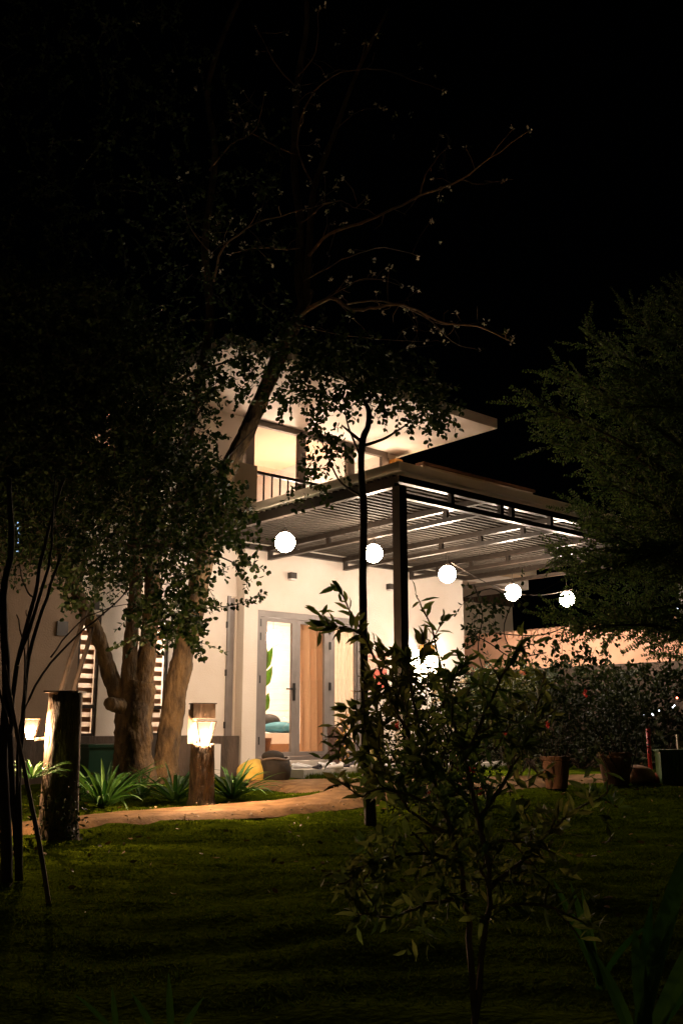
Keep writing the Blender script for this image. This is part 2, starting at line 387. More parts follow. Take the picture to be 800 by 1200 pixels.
# louvred windows with day-night blind bands
for i, (u0, u1) in enumerate(((-1.80, -1.50), (-2.95, -2.62))):
    w = hp('window', [(u0, u0 + .035, .215, .27, .70, 2.40), (u1 - .035, u1, .215, .27, .70, 2.40), (u0 + .035, u1 - .035, .215, .27, 2.36, 2.40), (u0 + .035, u1 - .035, .215, .27, .70, .74), (u0 + .035, u1 - .035, .215, .27, 1.08, 1.13)], 'steel')
    hp('sill', [(u0 - .03, u1 + .03, .15, .214, .655, .698)], 'steel', w)
    bb_ = [(u0 + .036, u1 - .036, .30, .304, z, z + .07) for z in np.arange(.76, 2.34, .134)]
    hp('blind', bb_, M['band'], w)
    hp('blind_sheer', [(u0 + .036, u1 - .036, .306, .308, .74, 2.36)], mat('sheer_cloth', (.55, .52, .49), .8, trans=.6), w)
w = hp('window', [(-4.1, -4.05, .215, .28, 3.1, 3.65), (-3.9, -3.85, .215, .28, 3.1, 3.65), (-4.05, -3.9, .215, .28, 3.6, 3.65), (-4.05, -3.9, .215, .28, 3.1, 3.14)], 'steel')
hp('pane', [(-4.05, -3.9, .25, .255, 3.14, 3.60)], 'bluewin', w)
hp('vent', [(-3.30, -3.14, .165, .197, 2.06, 2.26)], 'steel')
hp('vent', [(-2.78, -2.68, .165, .197, 2.46, 2.62)], 'steel')
# slim side door
sd = hp('side_door', [(-.46, -.405, .17, .30, .30, 2.86), (-.404, -.31, .21, .25, .30, 2.84)], 'alu')
for z in (.8, 1.6, 2.35): hp('hinge', [(-.475, -.461, .16, .2, z, z + .1)], 'black', sd)
# french door
fr = hp('door_frame', [(DL, DL + .07, .02, .13, .30, DT), (DR - .07, DR, .02, .13, .30, DT), (DL + .07, DR - .07, .02, .13, DT - .10, DT), (DL + .07, DR - .07, .02, .13, .30, .36)], 'alu')
def leaf_door(u0, u1, w0, w1, name):
    d = hp(name, [(u0, u0 + w0, .045, .10, .365, DT - .105), (u1 - w1, u1, .045, .10, .365, DT - .105), (u0 + w0, u1 - w1, .045, .10, DT - .165, DT - .105), (u0 + w0, u1 - w1, .045, .10, .365, .43)], 'alu')
    hp('pane', [(u0 + w0, u1 - w1, .07, .076, .43, DT - .165)], 'glass', d)
    return d
d1 = leaf_door(.075, .823, .145, .083, 'door'); d2 = leaf_door(.827, 1.548, .083, .108, 'door'); d3 = leaf_door(1.552, 2.165, .108, .03, 'door')
hp('handle', [(.76, .80, .025, .044, 1.24, 1.52), (.60, .78, -.01, .012, 1.41, 1.435), (.76, .79, .0, .025, 1.41, 1.435)], 'black', d1)
for z in (.55, 1.5, 2.18, 2.4): hp('hinge', [(.06, .09, .02, .043, z, z + .12)], 'black', d1)
for z in (1.42, 2.1, 2.36): hp('hinge', [(1.535, 1.565, .02, .043, z, z + .13)], 'black', d2)
# curtains inside the glass
def curtain(u0, u1, v, z0, z1, lab=None, pull=0):
    b = MB(); n = 90; vs = []
    for j in range(9):
        t = j / 8
        for i in range(n + 1):
            s = i / n; uu = lerp(u0, u1, s)
            if pull: uu = lerp(uu, u0 + .75 * (uu - u0) + .25 * (u1 - u0), 1 - t) - pull * (1 - s) * math.sin(t * 1.5) * .12 * -1
            vv = v + .085 * math.sin(s * 30 + .5 * math.sin(s * 9)) + .02 * math.sin(s * 61 + t * 1.5)
            vs.append(H(uu, vv, lerp(z0, z1, t)))
    b.add(vs, [(j * (n + 1) + i, j * (n + 1) + i + 1, (j + 1) * (n + 1) + i + 1, (j + 1) * (n + 1) + i) for j in range(8) for i in range(n)])
    return b.build('curtain', M['curtain'], smooth=True, label=lab, category='curtain')
curtain(.98, 1.80, .30, .33, 2.72, 'golden orange curtain hanging in folds behind the middle glass door', 1)
b = MB(); vs = []
for j in range(5):
    for i in range(61):
        vs.append(H(1.84 + .55 * i / 60, .33 + .025 * math.sin(i * .62), lerp(.33, 2.72, j / 4)))
b.add(vs, [(j * 61 + i, j * 61 + i + 1, (j + 1) * 61 + i + 1, (j + 1) * 61 + i) for j in range(4) for i in range(60)])
b.build('curtain', mat('sheer_cream', (.75, .66, .55), .85, trans=.3), smooth=True, label='pale cream curtain behind the right hand glass door', category='curtain')
# wall downlights
for i, (u, z, lab) in enumerate(((.65, 3.22, 'small dark downlight box on the wall above the glass doors'), (2.91, 3.25, 'small downlight box on the wall right of the thin tree trunk'))):
    t = thing('wall_spotlight', H(u, 0, z), lab, 'wall light', 'small downlights on the front wall')
    hp('housing', [(u - .06, u + .06, -.10, -.002, z, z + .10)], 'steel', t)
    hp('diffuser', [(u - .05, u + .05, -.095, -.01, z - .03, z - .001)], 'whitebox', t)

# porch
hp('porch', [(-.1, 4.8, -1.32, -.002, .10, .22)], 'porch', None, kind='structure')
hp('porch_step', [(-.02, 2.6, -.34, -.004, .223, .30)], 'porch', None, kind='structure')

# ---------------------------------------------------------------- pergola
per = thing('pergola', H(-1.4, -4.6, 0), 'dark steel pergola with slatted roof over the porch', 'pergola')
PU0, PU1, PV0 = -1.45, 5.0, -4.70
GU = [.11, 1.74, 3.37]
hp('post', [(PU0 + .0, PU0 + .12, PV0, PV0 + .12, 0, 3.58)], 'steel', per)
hp('post', [(PU1 - .12, PU1, PV0, PV0 + .12, 0, 3.58)], 'steel', per)
hp('beam', [(PU0, PU1, PV0, PV0 + .08, 3.62, 3.70)] + [(PU0 + .121, PU1 - .121, PV0 + .004, PV0 + .076, 3.44, 3.50)] + [(u, u + .06, PV0 + .01, PV0 + .07, 3.50, 3.62) for u in (-.55, .40, .62, 1.45, 2.3, 2.55, 3.2, 4.1)], 'steel', per)
hp('beam', [(PU0, PU0 + .08, PV0 + .082, .19, 3.58, 3.70)], 'steel', per)
hp('beam', [(PU1 - .08, PU1, PV0 + .082, -.01, 3.62, 3.70), (PU1 - .08, PU1, PV0 + .2, -.01, 3.46, 3.52)], 'steel', per)
for u in GU:
    hp('girder', [(u, u + .07, PV0 + .083, -.08, 3.62, 3.697), (u, u + .07, PV0 + .083, -.08, 3.47, 3.53), (u, u + .07, -.14, -.08, 3.53, 3.62)] + [(u + .01, u + .06, v, v + .07, 3.53, 3.62) for v in np.arange(-4.0, -.4, .8)], 'steel', per)
hp('ledger', [(PU0 + .09, PU1 - .09, -.078, -.004, 3.62, 3.70)], 'steel', per)
b = MB(); v = PV0 + .12
while v < -.1:
    b.hb(PU0 + .01, PU1 - .01, v, v + .062, 3.702, 3.73); v += .128
b.build('slat', M['slat'], per, kind='stuff')
# roof sheet with sloping fascia
b = MB()
A = [(PU0 - .03, PV0 - .03), (PU1 + .03, PV0 - .03), (PU1 + .03, -.004), (PU0 - .03, -.004)]
T = [(PU0 + .07, PV0 + .07), (PU1 - .07, PV0 + .07), (PU1 - .07, -.004), (PU0 + .07, -.004)]
b.add([H(u, v, 3.75) for u, v in A] + [H(u, v, 3.90) for u, v in T], [(0, 1, 5, 4), (1, 2, 6, 5), (2, 3, 7, 6), (3, 0, 4, 7), (4, 5, 6, 7), (3, 2, 1, 0)])
b.build('roof_sheet', M['sheet'], per)

# ---------------------------------------------------------------- lamps
gl = thing('globe_lamp', (0, 0, 0), 'x', 'lamp', 'globe lamps hanging in a row under the pergola')
MB().sphere((0, 0, -.15), .132).build('globe', M['globe'], gl, smooth=True)
MB().lathe((0, 0, -.01), [(.03, -.02), (.05, -.012), (.03, .03), (.012, .05)], 12).build('cap', M['steel'], gl)
MB().tube([(0, 0, .04), (0, 0, .20)], .005, 5).build('cord', M['steel'], gl)
GLOBES = [(-1.45, 3.36, 'globe lamp hanging from the left side beam of the pergola, furthest left of the row'), (.15, 3.40, 'globe lamp just right of the thin tree trunk, second in the row'),
          (1.70, 3.26, 'globe lamp to the right of the black pergola post, middle of the row of five'), (3.27, 3.12, 'globe lamp behind spiky leaves, fourth of the row'), (4.75, 3.14, 'globe lamp partly hidden by the right hand tree, last of the row')]
for i, (u, z, lab) in enumerate(GLOBES):
    p = H(u, -2.55, z)
    if i == 0: gl.location = p; gl['label'] = lab
    else: copy_tree(gl, p, lab)
b = MB(); 
# light cable that sags between globes 4 and 5
pts = [H(lerp(1.8, 4.92, t), -2.55, 3.3 - .28 * math.sin(math.pi * t) - .12 * t) for t in np.linspace(0, 1, 12)]
b.tube(pts, .008, 5).build('light_cable', M['twig'], label='thin cable sagging between the globe lamps on the right', category='cable')

def lantern(parent, c, rz, w=.21, h=.25):
    "tapered glass lantern: wide at the top"
    c = Vector(c)
    def ring(s, z): return [c + Matrix.Rotation(rz, 3, 'Z') @ Vector((a * s / 2, b_ * s / 2, z)) for a, b_ in ((-1, -1), (1, -1), (1, 1), (-1, 1))]
    o = MB().add(ring(w * .45, 0) + ring(w, h), [(0, 1, 5, 4), (1, 2, 6, 5), (2, 3, 7, 6), (3, 0, 4, 7)]).build('glass_shade', M['frost'], parent)
    b = MB()
    lo = ring(w * .45, 0); hi = ring(w, h)
    for i in range(4):
        b.tube([lo[i], hi[i]], .006, 4); b.tube([hi[i], hi[(i + 1) % 4]], .006, 4); b.tube([lo[i], lo[(i + 1) % 4]], .006, 4)
    b.build('shade_frame', M['twig2'], parent)
    MB().sphere(c + Vector((0, 0, h * .42)), w * .125, 14, 10, (1, 1, 1.6)).build('bulb', M['lant'], parent, smooth=True)

def log_mb(c, r0, r1, h, slant=0, n=28, m=14):
    c = Vector(c); vs = []; fs = []
    for j in range(m + 1):
        t = j / m; r = lerp(r0, r1, t ** .7)
        for k in range(n):
            a = 2 * math.pi * k / n
            rr = r * (1 + .05 * math.sin(3 * a + 2 * t) + .035 * math.sin(7 * a + 5 * t) + random.uniform(-.022, .022)) * (1 + .12 * max(0, 1 - t * 7))
            vs.append(c + Vector((rr * math.cos(a), rr * math.sin(a), h * t + (slant * math.cos(a) * t if j == m else 0))))
    for j in range(m):
        for k in range(n): fs.append((j * n + k, j * n + (k + 1) % n, (j + 1) * n + (k + 1) % n, (j + 1) * n + k))
    fs.append(tuple(m * n + k for k in range(n)))
    return MB().add(vs, fs)
# right bollard
bp0 = gp(235, 943); bp0.z -= .03
bl = thing('bollard_lamp', bp0, 'log bollard lamp with square wooden cap and bright tapered lantern, left of the yellow boulder', 'garden lamp', 'log bollard lamps beside the path')
log_mb(bp0, .145, .125, .66).build('log', M['logbark'], bl, smooth=True)
q = bp0 + Vector((-.01, 0, 0))
MB().box(q + Vector((-.11, .03, .84)), .07, .16, .36).build('back_plank', M['capwood'], bl)
MB().box(q + Vector((0, 0, 1.0)), .24, .21, .15, .35).build('cap', M['capwood'], bl)
MB().box(q + Vector((0, 0, 1.082)), .262, .23, .012, .35).build('cap_board', M['capwood'], bl)
lantern(bl, q + Vector((.04, -.10, .64)), .35)
# left bollard
bp1 = gp(66, 984); bp1.z -= .03
bl2 = thing('bollard_lamp', bp1, 'thick cut log post at the left with a lit lantern on its left side', 'garden lamp', 'log bollard lamps beside the path')
log_mb(bp1, .15, .128, 1.13, .01).build('log', M['logbark'], bl2, smooth=True)
MB().box(bp1 + Vector((0.0, 0, 1.135)), .27, .25, .014).build('cap_board', M['capwood'], bl2)
MB().tube([bp1 + Vector((-.12, -.02, .78)), bp1 + Vector((-.21, -.02, .77))], .014, 6).build('bracket', M['steel'], bl2)
lantern(bl2, bp1 + Vector((-.215, -.12, .775)), .3, .135, .155)

def sconce(u, v, z, lab, m='scon'):
    t = thing('wall_sconce', H(u, v, z), lab, 'wall lamp', 'wooden wall sconces on the house')
    hp('back_plate', [(u - .06, u + .06, v - .02, v - .003, z - .10, z + .34)], 'capwood', t)
    hp('cap', [(u - .10, u + .10, v - .22, v - .022, z + .20, z + .34)], 'lattice', t)
    MB().sphere(H(u, v - .12, z + .07), .055, 14, 10, (1, 1, 1.4)).build('bulb', M[m], t, smooth=True)
sconce(3.77, 0, 1.95, 'bright wooden wall sconce on the porch wall right of the pergola post')
sconce(4.51, 1.5, 5.95, 'small wooden wall sconce at the end of the upper floor wall under the roof', 'scon2')

# room lamps
for u, v, z, r, es, lab in ((2.51, 2.9, 2.56, .14, 110, 'round white lamp hanging inside the room behind the left glass door'), (2.9, 2.7, 4.45, .18, 80, 'round lamp standing low in the upper floor room behind the balcony'),
                            (4.0, 2.9, 4.6, .14, 40, 'unseen round lamp added low to brighten the last pane of the upper floor window'), (-1.9, 1.3, 2.6, .16, 110, 'round lamp inside the side room behind the striped blinds')):  # the lamp behind the last upper pane is added to brighten it
    t = thing('room_lamp', H(u, v, z), lab, 'lamp')
    MB().sphere(H(u, v, z), r).build('globe', mat('room_lamp_glow', (.9, .85, .75), .4, emit=(1, .78, .58), es=es), t, smooth=True)
    MB().tube([H(u, v, z + r), H(u, v, z + r + .25)], .006, 5).build('cord', M['steel'], t)
# bed, pillow, indoor plant
bed = thing('bed', H(2.3, 3.4, .3), 'low white bed seen through the left glass door', 'bed')
hp('mattress', [(2.3, 4.2, 2.6, 4.3, .50, .70)], 'sheetw', bed); hp('bed_base', [(2.3, 4.2, 2.6, 4.3, .30, .497)], 'wood', bed)
MB().sphere(H(2.75, 2.95, .80), .34, 20, 10, (1.1, .6, .34)).build('pillow', M['teal'], smooth=True, label='teal pillow lying on the bed inside the left glass door', category='pillow')
MB().sphere(H(2.62, 3.15, .90), .24, 20, 10, (1.0, .5, .7)).build('cushion', M['darkrock'], smooth=True, label='dark round cushion behind the teal pillow on the bed', category='cushion')
pl = thing('indoor_plant', H(1.62, 2.0, .3), 'tall broad leaved plant inside the left glass door', 'plant')
b = MB(); c = H(1.62, 2.0, .3)
b.tube([c + Vector((0, 0, .3)), c + Vector((.02, 0, 1.5))], .02, 6)
b.build('stem', M['strap'], pl)
b = MB()
for hh, dx, L in ((1.5, .45, .5), (1.2, .5, .45), (1.0, -.4, .45), (.75, .35, .4), (1.35, -.5, .5), (1.55, .1, .45)): b.leaf(c + Vector((0, 0, hh)), Vector((dx * .6, -.1, .8)), L, .17, Vector((0, -1, .2)))
b.build('leaves', M['banana'], pl)
MB().lathe(c, [(.12, 0), (.17, .32), (.15, .32), (.14, .28)]).build('pot', M['terra'], pl)

# posters on the wall
def flat_text(body, u, v, z, size, m, parent):
    cu = bpy.data.curves.new('lettering', 'FONT'); cu.body = body; cu.size = size; cu.extrude = .002
    o = bpy.data.objects.new('lettering', cu); COL.objects.link(o); o.parent = parent
    Mx = Matrix((RU, Vector((0, 0, 1)), -RV)).transposed().to_4x4()
    o.matrix_local = Matrix.Translation(H(u, v, z) - ORG[parent.name]) @ Mx
    cu.materials.append(m); return o
ps = thing('wall_sign', H(2.62, 0, 1.5), 'faint pink lettered sign with red square on the porch wall right of the thin trunk', 'sign')
hp('board', [(2.36, 2.90, -.018, -.003, 1.83, 2.12)], mat('pale_pink', (.8, .58, .45), .7), ps)
hp('red_panel', [(2.52, 2.84, -.02, -.003, 1.48, 1.81)], mat('salmon_red', (.72, .12, .07), .6), ps)
b = MB()
for r_, (zz, n_) in enumerate(((2.03, 7), (1.95, 5))):
    for k in range(n_): b.hb(2.40 + k * .065 + r_ * .06, 2.44 + k * .065 + r_ * .06, -.021, -.0185, zz - .022, zz + .022)
b.build('letters', mat('pink_ink', (.66, .26, .2), .7), ps)
ws = thing('wall_sign', H(4.25, 0, 1.7), 'small pale notice board on the wall beside the bright sconce', 'sign')
hp('board', [(4.1, 4.32, -.018, -.003, 1.6, 1.9)], 'plaster2', ws)

# ---------------------------------------------------------------- porch clutter
def shoe(c, a, m, nm='shoe'):
    b = MB(); c = Vector(c); d = Vector((math.cos(a), math.sin(a), 0)); s = Vector((-d.y, d.x, 0))
    prof = [(-.13, .032, .06), (-.10, .042, .075), (-.03, .036, .06), (.04, .044, .045), (.10, .046, .034), (.14, .022, .02)]
    n = 8; vs = []
    for x, w, h in prof:
        for k in range(n):
            an = 2 * math.pi * k / n; vs.append(c + d * x + s * math.cos(an) * w + Vector((0, 0, max(0, h / 2 + math.sin(an) * h * .55))))
    b.add(vs, [(i * n + k, i * n + (k + 1) % n, (i + 1) * n + (k + 1) % n, (i + 1) * n + k) for i in range(5) for k in range(n)] + [tuple(range(n)), tuple(5 * n + k for k in reversed(range(n)))])
    return b
SH = [(.15, -.9, 'w'), (.36, -.75, 'w'), (.62, -1.05, 'w'), (.80, -.7, 'w'), (.98, -1.1, 'd'), (1.1, -.85, 'w'), (1.28, -1.2, 'w'), (1.45, -.8, 'd'), (1.62, -1.0, 'w'), (1.8, -.7, 'd'), (2.0, -.9, 'd'), (1.0, -.5, 'w'), (.5, -1.3, 'w'), (1.55, -1.35, 'w'), (.25, -1.2, 'd'), (2.2, -1.1, 'd'), (1.2, -1.0, 'd'), (.72, -.88, 'w'), (1.72, -1.2, 'w'), (.95, -1.3, 'w')]
for k, (u, v, c) in enumerate(SH):
    z = .222 if v < -.44 else .30
    shoe(H(u, v, .222), random.uniform(0, 6.28), M).build('shoe', M['shoe' if c == 'w' else 'shoed'], smooth=True, category='shoe', group='pale shoes scattered on the porch' if c == 'w' else 'dark shoes scattered on the porch',
         label='pale shoe lying among others on the porch outside the glass doors' if c == 'w' else 'dark shoe lying among pale ones on the porch')
# expanding lattice rack
lr = thing('lattice_rack', H(1.32, -.62, .222), 'varnished wooden criss cross rack standing on the porch by the right glass door', 'rack')
b = MB(); n = 3; hgt = .66; w = .26; base = H(1.26, -.62, .26)
zs = [0, .22, .44, .66]
for i in range(3):
    for s in (-1, 1):
        p0 = base + RU * (-w / 2 * s * 0) ; 
for i in range(3):
    z0 = zs[i]
    for s in (-1, 1):
        a = base + RU * (s * w / 2) + Vector((0, 0, z0 + .11)); top = base + Vector((0, 0, z0 + .22)); bot = base + Vector((0, 0, z0))
        o_ = RV * (.012 * s)
        b.tube([bot + o_, a + o_], .012, 4); b.tube([a - o_, top - o_], .012, 4)
top = base + Vector((0, 0, .66)); b.tube([top, top + RU * .13 + Vector((0, 0, .1))], .012, 4); b.tube([top, top - RU * .13 + Vector((0, 0, .1))], .012, 4)
b.build('lattice', M['lattice'], lr)
MB().lathe(base + RV * .2 + RU * .05 + Vector((0, 0, -.038)), [(.13, 0), (.16, .6), (.14, .6), (.13, .55)], 16).build('basket', mat('basket_brown', (.10, .06, .05), .8, bump=.6, bscale=60), label='dark tall basket standing behind the wooden criss cross rack', category='basket')

# boulder and dark sack
p = gp(305, 917)
MB().sphere(p + Vector((-.09, 0, .10)), .205, 26, 16, (1.05, 1, .95), .035).build('boulder', M['yellow'], smooth=True, label='rounded yellow boulder beside the strappy plant and the dark sack', category='boulder')
p = gp(322, 917)
t = thing('garden_sack', p, 'dark rounded sack with folded rim left of the porch', 'sack')
b = MB().lathe(p, [(.14, 0), (.20, .05), (.215, .18), (.19, .28), (.17, .30)], 20); b.build('body', M['darkrock'], t, smooth=True)
MB().sphere(p + Vector((-.03, 0, .32)), .145, 20, 12, (1.05, 1, .6), .02).build('hood', M['darkrock'], t, smooth=True)
vs = [p + Vector((.18 * math.cos(a), .18 * math.sin(a), .30 + .012 * math.sin(3 * a))) for a in np.linspace(0, 6.283, 25)]
MB().tube(vs, .014, 6).build('rim', mat('rim_cloth', (.16, .12, .10), .6), t, smooth=True)
# white utility stake beside bollard, green bin
p = H(-.95, -.35, .1)
hp('utility_box', [(-1.06, -.93, -.42, -.30, .12, .58)], 'whitebox', None, label='small white upright box behind the log bollard lamp', category='utility box')
t = thing('planter_box', H(-2.7, -.3, .08), 'dark green plastic planter box under the left striped window', 'planter')
hp('box', [(-3.05, -2.2, -.5, -.05, .1, .56)], 'greenplastic', t); hp('rim', [(-3.08, -2.17, -.53, -.02, .563, .60)], 'greenplastic', t)

# ---------------------------------------------------------------- boundary wall
def L2(t, off, z): 
    p = Vector((2.6, 20.5, 0)) - RV * t * 1.0
    n = Vector((RU.x, RU.y, 0)); return Vector((2.6, 20.5, 0)) + Vector((.659, -.752, 0)) * t + Vector((.752, .659, 0)) * off + Vector((0, 0, z))
def wb(t0, t1, o0, o1, z0, z1):
    return [L2(t0, o0, z0), L2(t1, o0, z0), L2(t1, o1, z0), L2(t0, o1, z0), L2(t0, o0, z1), L2(t1, o0, z1), L2(t1, o1, z1), L2(t0, o1, z1)]
bw = thing('boundary_wall', L2(4, 0, 0), 'pinkish boundary wall with scalloped tile coping at the right, dark stone below', 'wall')
MB().hexa(wb(-3, 14, 0, .2, 1.95, 2.64)).build('pink_band', M['pink_wall'], bw)
MB().hexa(wb(-3, 14, -.03, .2, 0, 1.948)).build('stone_base', M['dado'], bw)
b = MB()
for k in range(110):
    t0 = -3 + k * .155; c0 = L2(t0, -.06, 2.64); c1 = L2(t0, .26, 2.70)
    b.tube([c0, c1], .07, 8)
b.build('coping_tiles', M['pink_wall'], bw)

# ---------------------------------------------------------------- vegetation helpers
def inpoly(x, y, P):
    r = False; n = len(P)
    for i in range(n):
        x1, y1 = P[i]; x2, y2 = P[(i + 1) % n]
        if (y1 > y) != (y2 > y) and x < (x2 - x1) * (y - y1) / (y2 - y1) + x1: r = not r
    return r
def sample(P, n):
    xs = [p[0] for p in P]; ys = [p[1] for p in P]; out = []
    while len(out) < n:
        x, y = random.uniform(min(xs), max(xs)), random.uniform(min(ys), max(ys))
        if inpoly(x, y, P): out.append((x, y))
    return out
def rdir(z=0., s=1.):
    return Vector((random.gauss(0, 1), random.gauss(0, 1), random.gauss(0, s) + z)).normalized()
def spray(tw, lf, p, d, L, n, ls, lw, droop=.5, full=False, r=.003):
    "a twig with alternating leaves"
    q = Vector(p); d = d.normalized(); pts = [q.copy()]; st = L / n
    side = d.cross(rdir()).normalized()
    for i in range(n):
        q = q + d * st; d = (d + Vector((0, 0, -droop / n)) + rdir() * .12).normalized(); pts.append(q.copy())
        sgn = 1 if i % 2 else -1
        dd = (side * sgn * random.uniform(.6, 1.1) + d * random.uniform(.3, .8) + rdir() * .35)
        k = random.uniform(.7, 1.15)
        if full: lf.leaf(q, dd, ls * k, lw * k)
        else: lf.qleaf(q, dd, ls * k * 1.12, lw * k * 1.12)
    if full: lf.leaf(q, d, ls, lw)
    else: lf.qleaf(q, d, ls, lw)
    if tw is not None: tw.tube(pts[::2] if n > 5 else pts, [r] * len(pts[::2] if n > 5 else pts), 3, cap=False)
def smooth_path(pts, k=4):
    P = [Vector(p) for p in pts]; out = []
    for i in range(len(P) - 1):
        p0 = P[max(i - 1, 0)]; p1 = P[i]; p2 = P[i + 1]; p3 = P[min(i + 2, len(P) - 1)]
        for j in range(k):
            t = j / k
            out.append(.5 * ((2 * p1) + (p2 - p0) * t + (2 * p0 - 5 * p1 + 4 * p2 - p3) * t * t + (3 * p1 - p0 - 3 * p2 + p3) * t ** 3))
    return out + [P[-1]]
def limb(b, pl, Y, r, n=9, jit=.05, wob=.0):
    "limb through photo-traced points; Y scalar or list (depth per point), r per point (m)"
    Ys = Y if hasattr(Y, '__len__') else [Y] * len(pl)
    pts = smooth_path([px(x, y, yy) for (x, y), yy in zip(pl, Ys)])
    rr = r if hasattr(r, '__len__') else [r] * len(pl)
    rad = []
    for i in range(len(rr) - 1):
        for j in range(4): rad.append(lerp(rr[i], rr[i + 1], j / 4))
    rad.append(rr[-1])
    if wob: pts = [p + rdir() * wob for p in pts]
    b.tube(pts, rad, n, jit, rough=.2 if n >= 12 else 0); return pts

# ---------------------------------------------------------------- big tree
def bigtree():
    base = gp(160, 928); base.z -= .1; Yt = 12.3
    t = thing('tree', base, 'large old garden tree with cut forked trunk and dense dark crown at left', 'tree')
    b = MB()
    limb(b, [(160, 935), (157, 900), (156, 860), (158, 820), (162, 798)], Yt, [.33, .25, .225, .235, .21], 18, .05)
    limb(b, [(162, 830), (169, 790), (175, 740), (179, 690), (178, 640), (186, 600)], Yt, [.15, .12, .11, .105, .10, .09], 14, .05)
    limb(b, [(152, 820), (152, 770), (156, 720), (160, 670), (158, 620), (165, 570), (150, 480)], [Yt - .1] * 7, [.12, .095, .085, .085, .075, .06, .05], 12, .05)
    limb(b, [(150, 840), (132, 800), (118, 755), (103, 720), (88, 690), (70, 640), (40, 560)], [Yt, Yt - .15, Yt - .3, Yt - .4, Yt - .5, Yt - .7, Yt - 1], [.12, .105, .09, .08, .075, .06, .05], 12, .05)
    limb(b, [(142, 828), (133, 826), (128, 825)], [Yt - .2, Yt - .32, Yt - .42], [.10, .088, .082], 12, .06)
    limb(b, [(158, 640), (176, 600), (185, 540), (200, 480)], Yt, [.07, .06, .05, .04], 8, .05)
    b.build('trunk', M['bark'], t, smooth=True)
    tw = MB(); lf = MB()
    # dense crown
    Pd = [(-70, 300), (120, 330), (215, 400), (238, 440), (235, 500), (240, 545), (268, 575), (280, 600), (258, 632), (225, 645), (205, 672), (180, 672), (150, 690), (100, 680), (60, 655), (20, 665), (-70, 690)]
    for x, y in sample(Pd, 3000):
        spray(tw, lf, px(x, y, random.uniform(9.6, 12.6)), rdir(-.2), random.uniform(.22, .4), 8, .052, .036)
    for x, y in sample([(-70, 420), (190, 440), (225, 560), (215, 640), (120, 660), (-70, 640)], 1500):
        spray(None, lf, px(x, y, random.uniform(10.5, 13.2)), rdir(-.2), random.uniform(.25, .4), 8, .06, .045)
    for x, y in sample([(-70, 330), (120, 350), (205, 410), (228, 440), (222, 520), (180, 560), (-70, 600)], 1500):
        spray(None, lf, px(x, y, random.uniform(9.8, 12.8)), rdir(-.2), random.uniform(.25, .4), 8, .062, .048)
    # lace over the roof and balcony
    for P_, n_ in (([(222, 405), (330, 392), (342, 430), (300, 450), (290, 470), (262, 480), (258, 520), (236, 530)], 78), ([(225, 520), (262, 545), (285, 590), (262, 640), (225, 640)], 80),
                   ([(255, 585), (300, 600), (298, 680), (270, 665), (240, 670)], 34), ([(196, 660), (232, 655), (238, 715), (225, 745), (196, 730)], 60), ([(205, 700), (240, 705), (235, 770), (200, 760), (150, 760), (170, 700)], 60), ([(60, 640), (130, 670), (110, 715), (75, 705)], 34),
                   ([(292, 410), (335, 430), (352, 470), (330, 480), (300, 462)], 12)):
        for x, y in sample(P_, n_):
            
                for _k in range(2 if random.random() < .4 else 1): spray(tw, lf, px(x + random.uniform(-9, 9), y + random.uniform(-6, 6), random.uniform(9.6, 11.4)), rdir(-.1), random.uniform(.16, .28), 7, .062, .05)
    # horizontal sprig over the wall
    pts = limb(tw, [(200, 722), (230, 715), (262, 711), (285, 706), (302, 697)], 10.6, [.008, .006, .005, .004, .003], 4, 0)
    for p in pts[3:]:
        for _ in range(3): spray(None, lf, p, (px(302, 700, 10.6) - px(260, 712, 10.6)).normalized() + rdir() * .5, .08, 2, .045, .034)
    for pl_, Y in (([(205, 600), (240, 560), (262, 540), (300, 500)], 10.8), ([(180, 470), (220, 440), (262, 425), (300, 415)], 10.8), ([(150, 640), (200, 640), (250, 650), (285, 665)], 10.6), ([(186, 600), (150, 520), (120, 440), (60, 380)], 11.5), ([(165, 570), (210, 520), (240, 470), (250, 430)], 11.2)):
        limb(tw, pl_, Y, [.03, .02, .012, .005], 6)
    # upper sparse part, out of the lamps' reach
    Pt = [(-70, -60), (180, -60), (260, 60), (330, 130), (330, 330), (380, 380), (330, 400), (230, 400), (120, 330), (-70, 300)]
    for x, y in sample(Pt, 620):
        spray(tw, lf, px(x, y, random.uniform(10, 13)), rdir(0), random.uniform(.25, .45), 8, .055, .036)
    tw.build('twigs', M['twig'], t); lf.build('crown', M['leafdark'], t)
bigtree()

